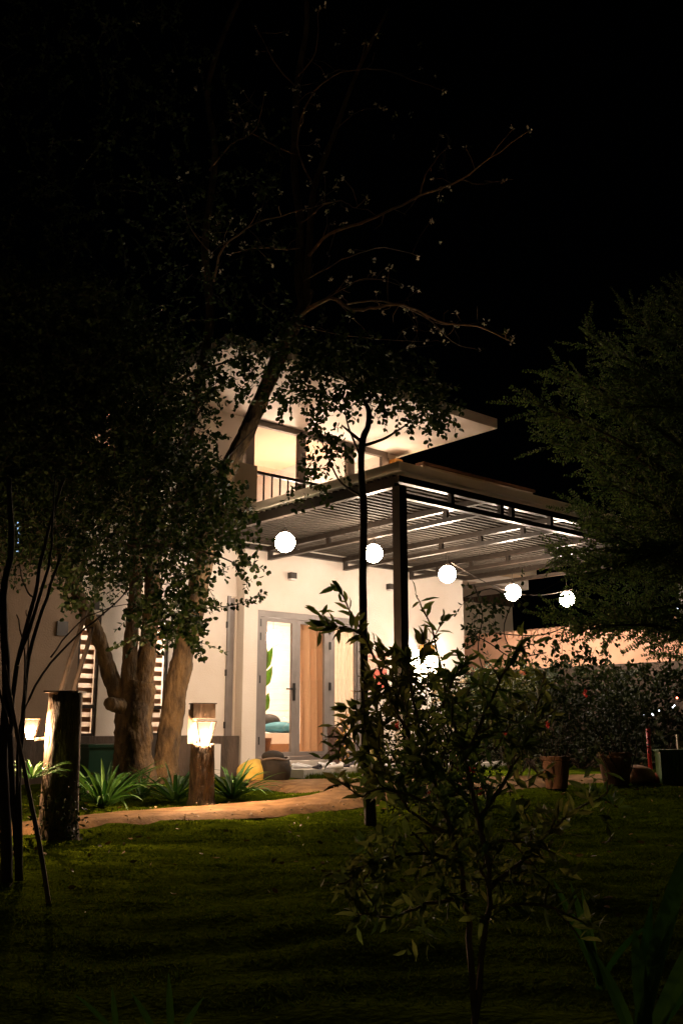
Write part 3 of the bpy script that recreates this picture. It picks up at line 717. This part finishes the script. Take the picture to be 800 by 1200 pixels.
def flowertree():
    base = gp(193, 925); base.z -= .1; Y = 12.9
    t = thing('tree', base, 'tall bare limbed tree leaning right before the house with pale blossoms on its twigs', 'tree')
    b = MB()
    limb(b, [(190, 935), (195, 890), (204, 820), (218, 750), (236, 670), (248, 610), (268, 550), (296, 490), (322, 430), (350, 372), (362, 340)], Y, [.21, .155, .15, .15, .14, .125, .115, .11, .105, .09, .08], 16, .045)
    limb(b, [(356, 360), (350, 320), (352, 260), (345, 200), (348, 100), (360, 20), (350, -60)], Y, [.08, .07, .065, .06, .05, .04, .03], 9, .04)
    limb(b, [(358, 345), (362, 290), (368, 220), (390, 160), (420, 80), (455, 10)], Y, [.06, .055, .05, .04, .03, .02], 8, .04)
    limb(b, [(205, 640), (222, 500), (246, 380), (240, 290), (252, 180), (243, 110), (262, 40), (300, -40)], Y + .6, [.09, .08, .07, .06, .05, .045, .04, .03], 8, .04)
    b.build('trunk', M['bark'], t, smooth=True)
    tw = MB(); fl = MB(); lf = MB()
    BR = [([(350, 372), (375, 355), (392, 350), (412, 362), (440, 360), (460, 356), (480, 360), (520, 378), (560, 382), (600, 400)], .030),
          ([(400, 358), (450, 352), (490, 368), (520, 380), (570, 378)], .014), ([(470, 357), (500, 372), (530, 400), (560, 410)], .012),
          ([(362, 300), (385, 275), (420, 262), (460, 245), (500, 226), (540, 210), (575, 185), (620, 152)], .028),
          ([(492, 228), (498, 205), (512, 185), (524, 172)], .014), ([(540, 210), (560, 215), (590, 212)], .010),
          ([(350, 290), (330, 292), (300, 290), (270, 298)], .018), ([(355, 330), (375, 318), (410, 300), (450, 290), (490, 300)], .014),
          ([(352, 262), (380, 240), (400, 235), (416, 243), (430, 232)], .014), ([(345, 180), (320, 170), (290, 150), (275, 120)], .014),
          ([(368, 220), (350, 180), (352, 140), (370, 105), (400, 85), (440, 80), (480, 92), (520, 105)], .016), ([(395, 150), (420, 130), (450, 125)], .010),
          ([(250, 330), (262, 290), (300, 262), (340, 250), (390, 236)], .02), ([(245, 200), (270, 170), (300, 150), (310, 110)], .016), ([(250, 300), (225, 270), (215, 240)], .012),
          ([(345, 100), (320, 70), (300, 30)], .014), ([(348, 90), (370, 60), (372, 10)], .014), ([(352, 60), (355, 85), (342, 105)], .012),
          ([(480, 360), (490, 385), (478, 408)], .010), ([(350, 380), (400, 392), (450, 398), (500, 400)], .010), ([(360, 360), (400, 340), (430, 325), (470, 335)], .010)]
    tips = []
    for pl_, r in BR:
        n = len(pl_); pts = limb(tw, pl_, [Y - .1 - .25 * i for i in range(n)], [lerp(r, r * .25, i / (n - 1)) for i in range(n)], 6, .05, .01)
        for p in pts[3:]:
            if random.random() < .42:
                d = rdir(.3); e = p + d * random.uniform(.15, .5); m_ = (p + e) / 2 + rdir() * .05
                tw.tube([p, m_, e], [r * .25, .005, .003], 4, cap=False)
                if random.random() < .6: tips.append(e)
        tips.append(pts[-1])
    for _ in range(46):
        x, y = random.uniform(150, 540), random.uniform(0, 330)
        tips.append(px(x, y, Y - random.uniform(0, 1)))
    for e in tips:
        for _ in range(random.randint(3, 7)): fl.qleaf(e + rdir() * .03, rdir(.2), random.uniform(.03, .06), .03)
        for _ in range(random.randint(0, 3)): lf.qleaf(e + rdir() * .05, rdir(), .07, .03)
    tw.build('branches', M['twig2'], t); fl.build('blossom', M['white'], t); lf.build('leaves', M['leafdark'], t)
flowertree()

def thintree():
    base = gp(433, 967); base.z -= .05; Y = base.y
    t = thing('tree', base, 'thin dark stemmed young tree in the middle, in front of the glass door and pergola', 'tree')
    b = MB()
    limb(b, [(434, 975), (433, 940), (429, 900), (427, 840), (426, 760), (425, 680), (426, 600), (423, 550), (425, 515), (431, 500), (432, 482), (427, 470)], Y, [.056, .05, .043, .038, .037, .036, .035, .031, .034, .028, .026, .016], 10, .05)
    limb(b, [(426, 520), (412, 508), (400, 498)], Y, [.02, .014, .008], 6); limb(b, [(426, 522), (448, 515), (465, 505), (480, 495)], Y, [.018, .014, .01, .007], 6)
    limb(b, [(424, 540), (416, 520), (408, 500), (404, 480)], Y, [.012, .01, .008, .006], 6); limb(b, [(424, 582), (400, 566), (388, 545), (378, 520), (365, 500)], Y, [.012, .01, .007, .006, .004], 6)
    limb(b, [(427, 470), (420, 455), (400, 440), (370, 425)], Y, [.014, .012, .009, .006], 6); limb(b, [(428, 474), (450, 450), (480, 440), (520, 455)], Y, [.014, .012, .009, .006], 6)
    b.build('trunk', M['twig'], t, smooth=True)
    tw = MB(); lf = MB()
    for P_, n_ in (([(325, 400), (400, 395), (480, 420), (535, 460), (528, 488), (500, 484), (470, 470), (440, 478), (405, 455), (385, 450), (350, 440)], 210),
                   ([(338, 430), (392, 440), (400, 475), (395, 530), (388, 560), (378, 545), (375, 505), (345, 480)], 74), ([(400, 440), (430, 445), (430, 470), (405, 480)], 16),
                   ([(460, 470), (530, 478), (520, 502), (470, 500)], 36), ([(350, 510), (372, 505), (382, 575), (362, 590), (352, 550)], 16), ([(395, 520), (418, 520), (415, 545), (398, 545)], 9), ([(335, 565), (352, 560), (352, 600), (340, 590)], 5),
                   ([(330, 380), (420, 375), (500, 410), (540, 455), (420, 430), (340, 410)], 40)):
        for x, y in sample(P_, n_): 
                for _k in range(2 if random.random() < .25 else 1): spray(tw, lf, px(x + random.uniform(-8, 8), y + random.uniform(-5, 5), Y + random.uniform(-.5, .5)), rdir(-.25), random.uniform(.12, .22), 6, .052, .038, r=.002)
    tw.build('twigs', M['twig'], t); lf.build('crown', M['leafdark'], t)
thintree()

def righttree():
    Y = 8.4; base = Vector((3.55, Y, -.05))
    t = thing('tree', base, 'feathery evergreen tree filling the right edge, drooping sprays over the pergola end', 'tree')
    b = MB(); b.tube([base, base + Vector((.02, 0, 1.5)), base + Vector((-.05, 0, 3)), base + Vector((.05, 0, 5.2))], [.17, .14, .11, .04], 12, .05)
    b.build('trunk', M['bark'], t, smooth=True)
    tw = MB(); lf = MB()
    def frond(p, d, L):
        n = max(8, int(L / .022)); q = Vector(p); d = d.normalized(); st = L / n; side = d.cross(Vector((random.gauss(0, .4), -1, random.gauss(0, .4)))).normalized(); pts = [q.copy()]
        for i in range(n):
            q = q + d * st; d = (d + Vector((0, 0, -.12 / n)) + rdir() * .04).normalized(); pts.append(q.copy()); tt = 1 - .6 * i / n
            for s in (-1, 1): lf.qleaf(q, side * s + d * .9 + rdir() * .35, .042 * tt * random.uniform(.7, 1.3), .017)
        tw.tube([pts[0], pts[n // 2], pts[-1]], .003, 3, cap=False)
    tips = [((860, 620), (622, 468)), ((860, 640), (645, 510)), ((860, 560), (655, 440)), ((860, 520), (685, 400)), ((860, 470), (735, 372)), ((860, 430), (772, 352)), ((860, 600), (700, 500)),
            ((860, 700), (672, 600)), ((860, 700), (650, 655)), ((860, 770), (650, 715)), ((860, 680), (690, 560)), ((860, 480), (690, 470)), ((860, 760), (705, 725)), ((860, 660), (660, 655)), ((860, 400), (800, 350)), ((860, 545), (720, 440)), ((860, 610), (740, 540)), ((860, 650), (750, 600)), ((860, 690), (740, 660)), ((860, 740), (735, 720))]
    for (a, c) in tips:
        for rep in range(2):
            y0 = Y + random.uniform(-.8, .8); y1 = y0 + random.uniform(-.9, .5)
            c = (c[0] + 3, c[1]); A_ = px(a[0], a[1] + random.uniform(-15, 15), y0); B_ = px(c[0] + rep * 22 + random.uniform(-6, 6), c[1] + rep * 14 + random.uniform(-8, 8), y1)
            mid = A_.lerp(B_, .5) + Vector((0, 0, .12)) + rdir() * .08
            pts = smooth_path([A_, mid, B_], 9); tw.tube(pts, [lerp(.02, .004, i / (len(pts) - 1)) for i in range(len(pts))], 5, cap=False)
            ax = (B_ - A_).normalized()
            for i in range(3, len(pts)):
                for s in range(3 if i < len(pts) - 1 else 2):
                    d = ax * random.uniform(.5, 1) + rdir(-.1) * .65
                    frond(pts[i] + rdir() * .03, d, random.uniform(.16, .36))
    Pf = [(810, 380), (770, 400), (745, 430), (720, 470), (715, 520), (725, 560), (715, 600), (710, 650), (690, 690), (685, 715), (740, 735), (770, 745), (780, 770), (810, 780)]
    for x, y in sample(Pf, 300): frond(px(x, y, Y + random.uniform(-1, 1)), Vector((-1, 0, .2)) + rdir() * .7, random.uniform(.2, .4))
    tw.build('twigs', M['twig'], t); lf.build('crown', M['leafright'], t)
    # vine leaves hanging at its foot side
    v = thing('climbing_vine', px(580, 790, 9.5), 'dark vine leaves dangling around the right hand globe lamps in front of the pink wall', 'vine')
    tw = MB(); lf = MB()
    for pl_ in ([(545, 700), (575, 690), (600, 700), (640, 690), (690, 660)], [(690, 720), (650, 740), (620, 745), (580, 742)], [(555, 685), (565, 720), (560, 760), (570, 800)], [(600, 705), (590, 740), (605, 775)], [(548, 740), (575, 755), (600, 770), (640, 765)]):
        limb(tw, pl_, 9.3, .006, 5)
    for P_, n_ in (([(545, 690), (575, 680), (580, 740), (560, 765), (548, 750)], 34), ([(575, 735), (690, 735), (760, 780), (700, 800), (620, 775), (580, 770)], 34), ([(600, 755), (700, 745), (800, 750), (800, 800), (640, 800)], 40), ([(575, 690), (610, 688), (615, 712), (585, 715)], 6), ([(650, 690), (690, 690), (690, 720), (655, 725)], 5)):
        for x, y in sample(P_, n_): spray(tw, lf, px(x, y, 9.3 + random.uniform(-.4, .4)), rdir(-.5), random.uniform(.1, .22), 4, .055, .035, r=.002)
    for k in range(14):
        a = 2 * math.pi * k / 14; c = px(599, 697, 9.3); d = Vector((math.cos(a), 0, math.sin(a) - .2))
        lf.strap(c + d * .03, d, random.uniform(.10, .2), .012, 1.0)
    tw.build('stems', M['twig'], v); lf.build('leaves', M['leafdark'], v)
righttree()

# ---------------------------------------------------------------- foreground shrub
def shrub():
    base = gp(556, 1190); base.z -= .05
    t = thing('shrub', base, 'large foreground shrub with long pointed brownish leaves on upright shoots, right of centre', 'shrub')
    tw = MB(); lf = MB(); Y = base.y
    stems = [([(556, 1205), (551, 1120), (545, 1050), (530, 980), (500, 900), (468, 840), (448, 790), (425, 745), (410, 715), (395, 688)], [3.05, 3.05, 3.1, 3.15, 3.3, 3.4, 3.5, 3.55, 3.6, 3.6], .011),
             ([(556, 1205), (565, 1120), (574, 1040), (560, 960), (545, 890), (525, 830), (518, 790), (505, 735), (488, 700)], [3.05, 3.05, 3.05, 3.1, 3.2, 3.4, 3.5, 3.6, 3.65], .010),
             ([(545, 1050), (500, 1060), (455, 1075), (415, 1070)], [3.1, 3, 2.95, 2.9], .006), ([(540, 1010), (490, 1000), (440, 1010), (412, 1025)], [3.1, 3, 2.95, 2.9], .006),
             ([(530, 980), (480, 950), (450, 900), (436, 860)], [3.2, 3.2, 3.3, 3.3], .007), ([(574, 1040), (620, 1000), (660, 960), (710, 930)], [3.05, 3.1, 3.2, 3.3], .007),
             ([(560, 960), (600, 900), (620, 850), (640, 800)], [3.1, 3.3, 3.4, 3.5], .007), ([(545, 890), (570, 830), (590, 790), (610, 760)], [3.2, 3.3, 3.4, 3.4], .007),
             ([(500, 900), (490, 850), (480, 800), (478, 775)], [3.3, 3.4, 3.4, 3.4], .007), ([(560, 1080), (600, 1060), (650, 1065), (700, 1090)], [3.05, 3, 2.95, 2.9], .006), ([(574, 1040), (560, 1000), (600, 985), (650, 1000)], [3.05, 3.1, 3.1, 3.1], .006), ([(518, 830), (530, 800), (548, 775)], [3.4, 3.4, 3.4], .006), ([(425, 745), (405, 735), (380, 735)], [3.55, 3.5, 3.5], .004), ([(448, 800), (432, 820), (412, 850), (400, 870)], [3.5, 3.5, 3.4, 3.4], .004), ([(500, 940), (450, 925), (420, 935)], [3.2, 3.1, 3.1], .005)]
    def whorl(p, d, k=4, L=.068):
        for i in range(k):
            dd = (d * .5 + rdir(.05)).normalized(); lf.leaf(p, dd, L * random.uniform(.7, 1.15), .019 * random.uniform(.8, 1.2), None, .12)
    for si, (pl_, Ys, r) in enumerate(stems):
        n = len(pl_); pts = limb(tw, pl_, Ys, [lerp(r, .0025, i / (n - 1)) for i in range(n)], 6, .05, .004)
        for i in range(len(pts)):
            if si < 2 and i < 10: continue
            if i == 0: continue
            fr_ = i / len(pts)
            d = (pts[min(i + 1, len(pts) - 1)] - pts[i - 1]).normalized()
            whorl(pts[i], d, 2 if si < 2 and fr_ > .6 else 3)
            if random.random() < .5 and not (si < 2 and fr_ > .7):
                sd = (d * .8 + rdir(.2) * .8).normalized(); q = pts[i].copy(); sp = [q.copy()]
                for _ in range(3): q = q + sd * random.uniform(.02, .045); sd = (sd + rdir(.1) * .3).normalized(); sp.append(q.copy()); whorl(q, sd, 2)
                tw.tube(sp, .0025, 4, cap=False)
    Pm = [(432, 810), (478, 780), (520, 800), (560, 795), (600, 830), (612, 900), (600, 960), (560, 1000), (500, 990), (455, 960), (432, 890)]
    for x, y in sample(Pm, 72):
        q = px(x, y, random.uniform(3.1, 3.7)); sd = rdir(.5); sp = [q.copy()]
        for _ in range(5): q = q + sd * .04; sd = (sd + rdir(.1) * .25).normalized(); sp.append(q.copy()); whorl(q, sd, 2)
        tw.tube(sp, .0022, 4, cap=False); whorl(q, sd, 4)
    for x, y in sample([(412, 1000), (470, 990), (640, 960), (700, 930), (720, 960), (660, 1030), (560, 1060), (470, 1090), (415, 1075)], 60):
        q = px(x, y, random.uniform(2.9, 3.3)); sd = rdir(.2)
        for _ in range(3): q = q + sd * .04; whorl(q, sd, 2)
    tw.build('stems', M['twig2'], t); lf.build('leaves', M['leafshrub'], t)
shrub()

# ---------------------------------------------------------------- bushes behind
def bush(P_, Y0, Y1, n, label, m, ls=.045, lw=.022, fl=None, nfl=0, cat='bush', group=None, base=None, name='bush', extra=None):
    cx = sum(p[0] for p in P_) / len(P_); base = base or Vector((px(cx, 850, (Y0 + Y1) / 2).x, (Y0 + Y1) / 2, gz(0, (Y0 + Y1) / 2)))
    t = thing(name, base, label, cat, group)
    tw = MB(); lf = MB(); ff = MB()
    for x, y in sample(P_, n):
        p = px(x, y, random.uniform(Y0, Y1)); spray(None, lf, p, rdir(.4), random.uniform(.12, .3), 7, ls, lw)
        if random.random() < .09:
            tw.tube(smooth_path([base + rdir() * .05, base.lerp(p, .5) + rdir() * .1, p]), [.012, .011, .01, .009, .008, .006, .005, .004, .003], 4, cap=False)
    if not tw.v: tw.tube([base, base + Vector((0, 0, .5))], .01, 4)
    tw.build('stems', M['twig'], t); lf.build('leaves', m, t)
    if fl:
        for x, y in sample(P_, nfl):
            c = px(x, y, Y0 - .05)
            ff = MB()
            for _ in range(9): ff.qleaf(c + rdir() * .02, rdir(), random.uniform(.03, .06), .035)
            ff.build('flower', fl, t)
    return t
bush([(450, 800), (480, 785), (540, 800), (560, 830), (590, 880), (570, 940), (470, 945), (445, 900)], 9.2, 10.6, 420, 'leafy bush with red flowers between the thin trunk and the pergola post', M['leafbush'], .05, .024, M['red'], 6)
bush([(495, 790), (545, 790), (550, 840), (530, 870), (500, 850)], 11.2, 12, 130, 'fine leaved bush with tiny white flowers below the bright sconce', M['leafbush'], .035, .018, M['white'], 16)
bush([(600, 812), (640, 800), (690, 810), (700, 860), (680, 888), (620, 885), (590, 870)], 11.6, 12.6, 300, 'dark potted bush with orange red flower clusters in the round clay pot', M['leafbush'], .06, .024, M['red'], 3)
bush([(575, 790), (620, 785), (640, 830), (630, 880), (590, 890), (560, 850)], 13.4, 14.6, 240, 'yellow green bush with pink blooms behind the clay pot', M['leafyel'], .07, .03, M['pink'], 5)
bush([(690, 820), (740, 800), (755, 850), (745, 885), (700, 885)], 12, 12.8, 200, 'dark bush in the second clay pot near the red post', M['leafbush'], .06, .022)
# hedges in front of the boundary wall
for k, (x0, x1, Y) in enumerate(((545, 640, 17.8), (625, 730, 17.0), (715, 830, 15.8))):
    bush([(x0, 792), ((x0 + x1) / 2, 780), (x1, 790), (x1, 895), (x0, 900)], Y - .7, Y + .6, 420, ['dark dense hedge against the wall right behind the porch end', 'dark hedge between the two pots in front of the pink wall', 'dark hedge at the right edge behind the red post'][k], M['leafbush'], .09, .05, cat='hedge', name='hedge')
# cactus column left of the bush
p = gp(441, 930)
b = MB(); n = 40; vs = []; 
for j in range(17):
    tt = j / 16
    for k in range(n):
        a = 2 * math.pi * k / n; r = .085 * (1 + .16 * math.cos(8 * a)) * (math.sqrt(max(0, 1 - ((tt - .9) / .1) ** 2)) if tt > .9 else 1) * (1 + .05 * math.sin(tt * 14))
        vs.append(p + Vector((r * math.cos(a), r * math.sin(a), .86 * tt)))
b.add(vs, [(j * n + k, j * n + (k + 1) % n, (j + 1) * n + (k + 1) % n, (j + 1) * n + k) for j in range(16) for k in range(n)])
b.build('cactus', mat('cactus_skin', (.16, .15, .05), .6, noise=((.1, .11, .04), 6), bump=.4, bscale=30), smooth=True, label='ribbed pale green cactus column just right of the thin tree trunk', category='cactus')
# pots
for (x, y, r, h, lab) in ((652, 924, .165, .38, 'round clay pot in front of the path right of the foreground shrub'), (722, 920, .20, .40, 'darker clay pot left of the pale stone')):
    c = gp(x, y); t = thing('flower_pot', c, lab, 'pot', 'clay flower pots on the lawn')
    MB().lathe(c, [(r * .78, 0), (r * .92, h * .4), (r, h * .8), (r * 1.02, h), (r * .88, h), (r * .85, h * .9)], 28, False).build('body', M['terra'], t, smooth=True)
    MB().lathe(c, [(r * 1.0, h * .86), (r * 1.1, h * .88), (r * 1.1, h * 1.0), (r * 1.0, h * 1.01)], 28, False).build('rim', M['terra'], t)
    MB().lathe(c, [(.001, h * .9), (r * .86, h * .9)], 28, False).build('soil', M['soil'], t)
c = gp(748, 918); MB().sphere(c + Vector((0, 0, .10)), .16, 20, 12, (1.3, 1, .75), .05).build('stone', M['pinkstone'], smooth=True, label='pale pinkish stone between the dark pot and the red post', category='stone')
c = gp(763, 917); t = thing('red_post', c, 'thin red post on a small red foot at the right', 'post')
MB().tube([c + Vector((0, 0, .02)), c + Vector((0, 0, .72))], .028, 10).build('pole', M['redpaint'], t, smooth=True)
MB().lathe(c, [(.17, 0), (.17, .05), (.12, .10), (.04, .12)], 16).build('foot', M['redpaint'], t, smooth=True)
c = gp(785, 918); t = thing('green_cart', c, 'green slatted garden container at the right edge beside the red post', 'container')
b = MB()
for k in range(7): b.box(c + Vector((-.12 + k * .05, 0, .2)), .035, .22, .40)
b.build('slats', mat('green_paint', (.06, .12, .03), .5), t)
MB().box(c + Vector((.03, 0, .41)), .38, .25, .025).build('rim', mat('green_rim', (.05, .09, .03), .5), t)
b = MB(); 
for k in range(3): b.box(c + Vector((.30, .2, .32 + k * .09)), .2, .03, .05)
b.box(c + Vector((.21, .2, .3)), .03, .04, .62); b.box(c + Vector((.39, .2, .3)), .03, .04, .62)
b.build('garden_bench', M['plaster2'], label='pale slatted bench end cut off by the right edge of the view', category='bench')
# fairy lights
for k, (x, y, red) in enumerate(((754, 837, 0), (764, 837, 0), (772, 833, 0), (790, 827, 0), (788, 829, 0), (793, 818, 1), (783, 714, 0), (794, 713, 0), (765, 838, 0))):
    MB().sphere(px(x, y, 14.6 if y > 800 else 13), .011 if not red else .016, 8, 6).build('fairy_light', M['fairyred' if red else 'fairy'], category='light', group=None if red else 'tiny white lights among the leaves at the right', label='tiny red light in the hedge at the right edge' if red else 'tiny white light among the dark leaves at the right')
for o in bpy.data.objects:
    if o.get('group', 1) is None: del o['group']

# ---------------------------------------------------------------- strap leaved plants
def strappy(c, n, L, w, label, up=.9, m='strap', group='strap leaved plants along the path'):
    b = MB(); c = Vector(c)
    for k in range(n):
        a = random.uniform(0, 6.28); e = random.uniform(.15, 1.3)
        d = Vector((math.cos(a), math.sin(a), up * e + .25)); st = c + Vector((math.cos(a), math.sin(a), 0)) * random.uniform(0, .06)
        b.strap(st, d, L * random.uniform(.65, 1.1), w * random.uniform(.7, 1.2), random.uniform(.6, 1.5))
    return b.build('strap_plant', M[m], base=c, label=label, category='plant', group=group)
strappy(gp(122, 945), 64, .78, .055, 'large strappy leaved clump at the foot of the big tree, left of the path bend')
strappy(gp(205, 938), 44, .62, .048, 'strappy clump just left of the log bollard lamp')
strappy(gp(272, 936), 56, .60, .05, 'strappy clump right of the log bollard lamp in front of the yellow boulder')
strappy(gp(165, 936), 26, .5, .04, 'low strappy clump between the two tree trunks')
strappy(px(38, 912, 7.3), 40, .30, .02, 'tuft of thin leaves growing beside the left log post', .6)
strappy(gp(85, 942), 24, .42, .03, 'narrow leaved clump behind the left log post')
strappy(gp(405, 918), 18, .28, .03, 'small yellow green tuft beside the porch edge', m='leafyel')
# foreground straps
def straps(base, specs, label):
    b = MB()
    for (d, L, w, dr) in specs: b.strap(Vector(base) + rdir() * .02, Vector(d), L, w, dr, 10, (random.gauss(0, .2), 1, .3))
    return b.build('strap_plant', M['strap'], base=base, label=label, category='plant')
straps(px(752, 1215, 2.6) - Vector((0, 0, .05)), [((-.05, 0, 1), .30, .05, .1), ((.30, -.1, 1.2), .72, .06, 1.0), ((.55, 0, 1), .66, .06, .9), ((.2, .2, 1), .36, .05, .5), ((.7, .2, .8), .5, .05, .8), ((-.3, .1, 1), .28, .04, .6)], 'broad arching leaves of a clump at the bottom right corner')
straps(gp(700, 1160), [((-.25, 0, 1), .34, .035, .15), ((-.4, 0, 1), .38, .035, .2), ((-.1, .1, 1), .3, .03, .3), ((.5, .1, .7), .3, .03, .8)], 'pair of upright pale green leaves right of the foreground shrub stem')
straps(px(200, 1225, 2.4), [((-.08, 0, 1), .16, .022, .1), ((-.6, 0, 1), .14, .018, .2), ((.5, .1, 1), .12, .018, .4)], 'upright green blade tip poking up at the bottom edge, left')
straps(px(140, 1225, 2.4), [((-.15, 0, 1), .12, .018, .1), ((-.6, 0, .6), .14, .015, .3)], 'slanting green blade tip left of the taller one at the bottom edge')

# fallen leaves
b = MB()
for _ in range(260):
    y = random.uniform(4.5, 13.5); x = random.uniform(-.38, .4) * y
    b.qleaf(Vector((x, y, lawnz(x, y) + .022)), Vector((random.gauss(0, 1), random.gauss(0, 1), .15)), random.uniform(.03, .06), .025)
b.build('fallen_leaves', mat('dry_leaf', (.22, .13, .04), .7, island=.5), base=(0, 0, 0), kind='stuff')

b = MB()
for _ in range(110):
    i = random.randrange(len(FP) - 1); p = (FP if random.random() < .5 else BP)[i].lerp((FP if random.random() < .5 else BP)[i + 1], random.random())
    q = FP[i].lerp(BP[i], random.choice([random.gauss(0, .06), 1 + random.gauss(0, .06), random.random()]))
    q = q + Vector((random.uniform(-.15, .15), 0, 0)); rr = random.uniform(.005, .013)
    b.sphere(Vector((q.x, q.y, gz(q.x, q.y) + .034)), rr, 6, 4, (1.2, 1, .6))
b.build('pebbles', mat('pebble_stone', (.28, .2, .13), .85, island=.4), base=(0, 0, 0), kind='stuff')
# low ground ivy around left stump
b = MB()
for _ in range(420):
    p = bp1 + Vector((random.gauss(.06, .11), -.13 + random.gauss(0, .04), abs(random.gauss(.12, .17))))
    b.qleaf(p, rdir(.2), .035, .02)
b.build('creeper', M['leafbush'], label='small leaved creeper climbing the foot of the left log post', category='plant')

# ---------------------------------------------------------------- bare shrub, stakes at left
base = gp(12, 1040)
t = thing('bare_shrub', base, 'dark many stemmed bare shrub at the left edge in front of the wall', 'shrub')
b = MB()
for pl_, r in (([(8, 1040), (6, 960), (4, 880), (8, 800), (4, 700), (14, 640), (10, 560)], .036), ([(22, 1032), (16, 940), (12, 860), (20, 780), (40, 700), (52, 640), (75, 560)], .02), ([(24, 1032), (22, 930), (26, 850), (34, 770), (55, 700), (72, 650)], .018), ([(20, 930), (24, 850), (50, 790), (90, 745), (130, 712), (165, 675)], .009),
               ([(60, 770), (92, 730), (130, 712), (158, 706)], .005), ([(30, 800), (28, 760), (20, 720)], .007), ([(12, 860), (2, 820), (-10, 780)], .01), ([(40, 700), (30, 690), (22, 660)], .006), ([(28, 830), (30, 780), (34, 740), (30, 715)], .006), ([(20, 780), (50, 690), (60, 640), (64, 560)], .012)):
    n = len(pl_); limb(b, pl_, [5.7 + .05 * i for i in range(n)], [lerp(r, r * .45, i / (n - 1)) for i in range(n)], 7, .05, .004)
b.build('stems', M['twig'], t, smooth=True)
b = MB(); limb(b, [(57, 1060), (48, 1000), (32, 920), (18, 850), (5, 780)], [5, 5.1, 5.3, 5.4, 5.5], .012, 8, .02)
b.build('stake', M['twig2'], label='thin pale stake leaning left across the lawn at the left', category='stake', smooth=True)
for k, (pl_, lab) in enumerate((([(68, 822), (80, 780), (95, 735), (100, 715)], 'dark thin stake leaning right above the left log post, nearer the edge'), ([(84, 822), (92, 790), (103, 755), (108, 735)], 'dark thin stake leaning right above the left log post, beside the striped window'))):
    b = MB(); limb(b, pl_, 8.2, .02, 7); bt = px(pl_[0][0] - 8, 900, 8.2)
    b.tube([(bt.x - .04, 8.2, -.02), px(*pl_[0], 8.2)], .02, 7)
    b.build('stake', M['twig'], label=lab, category='stake', smooth=True)
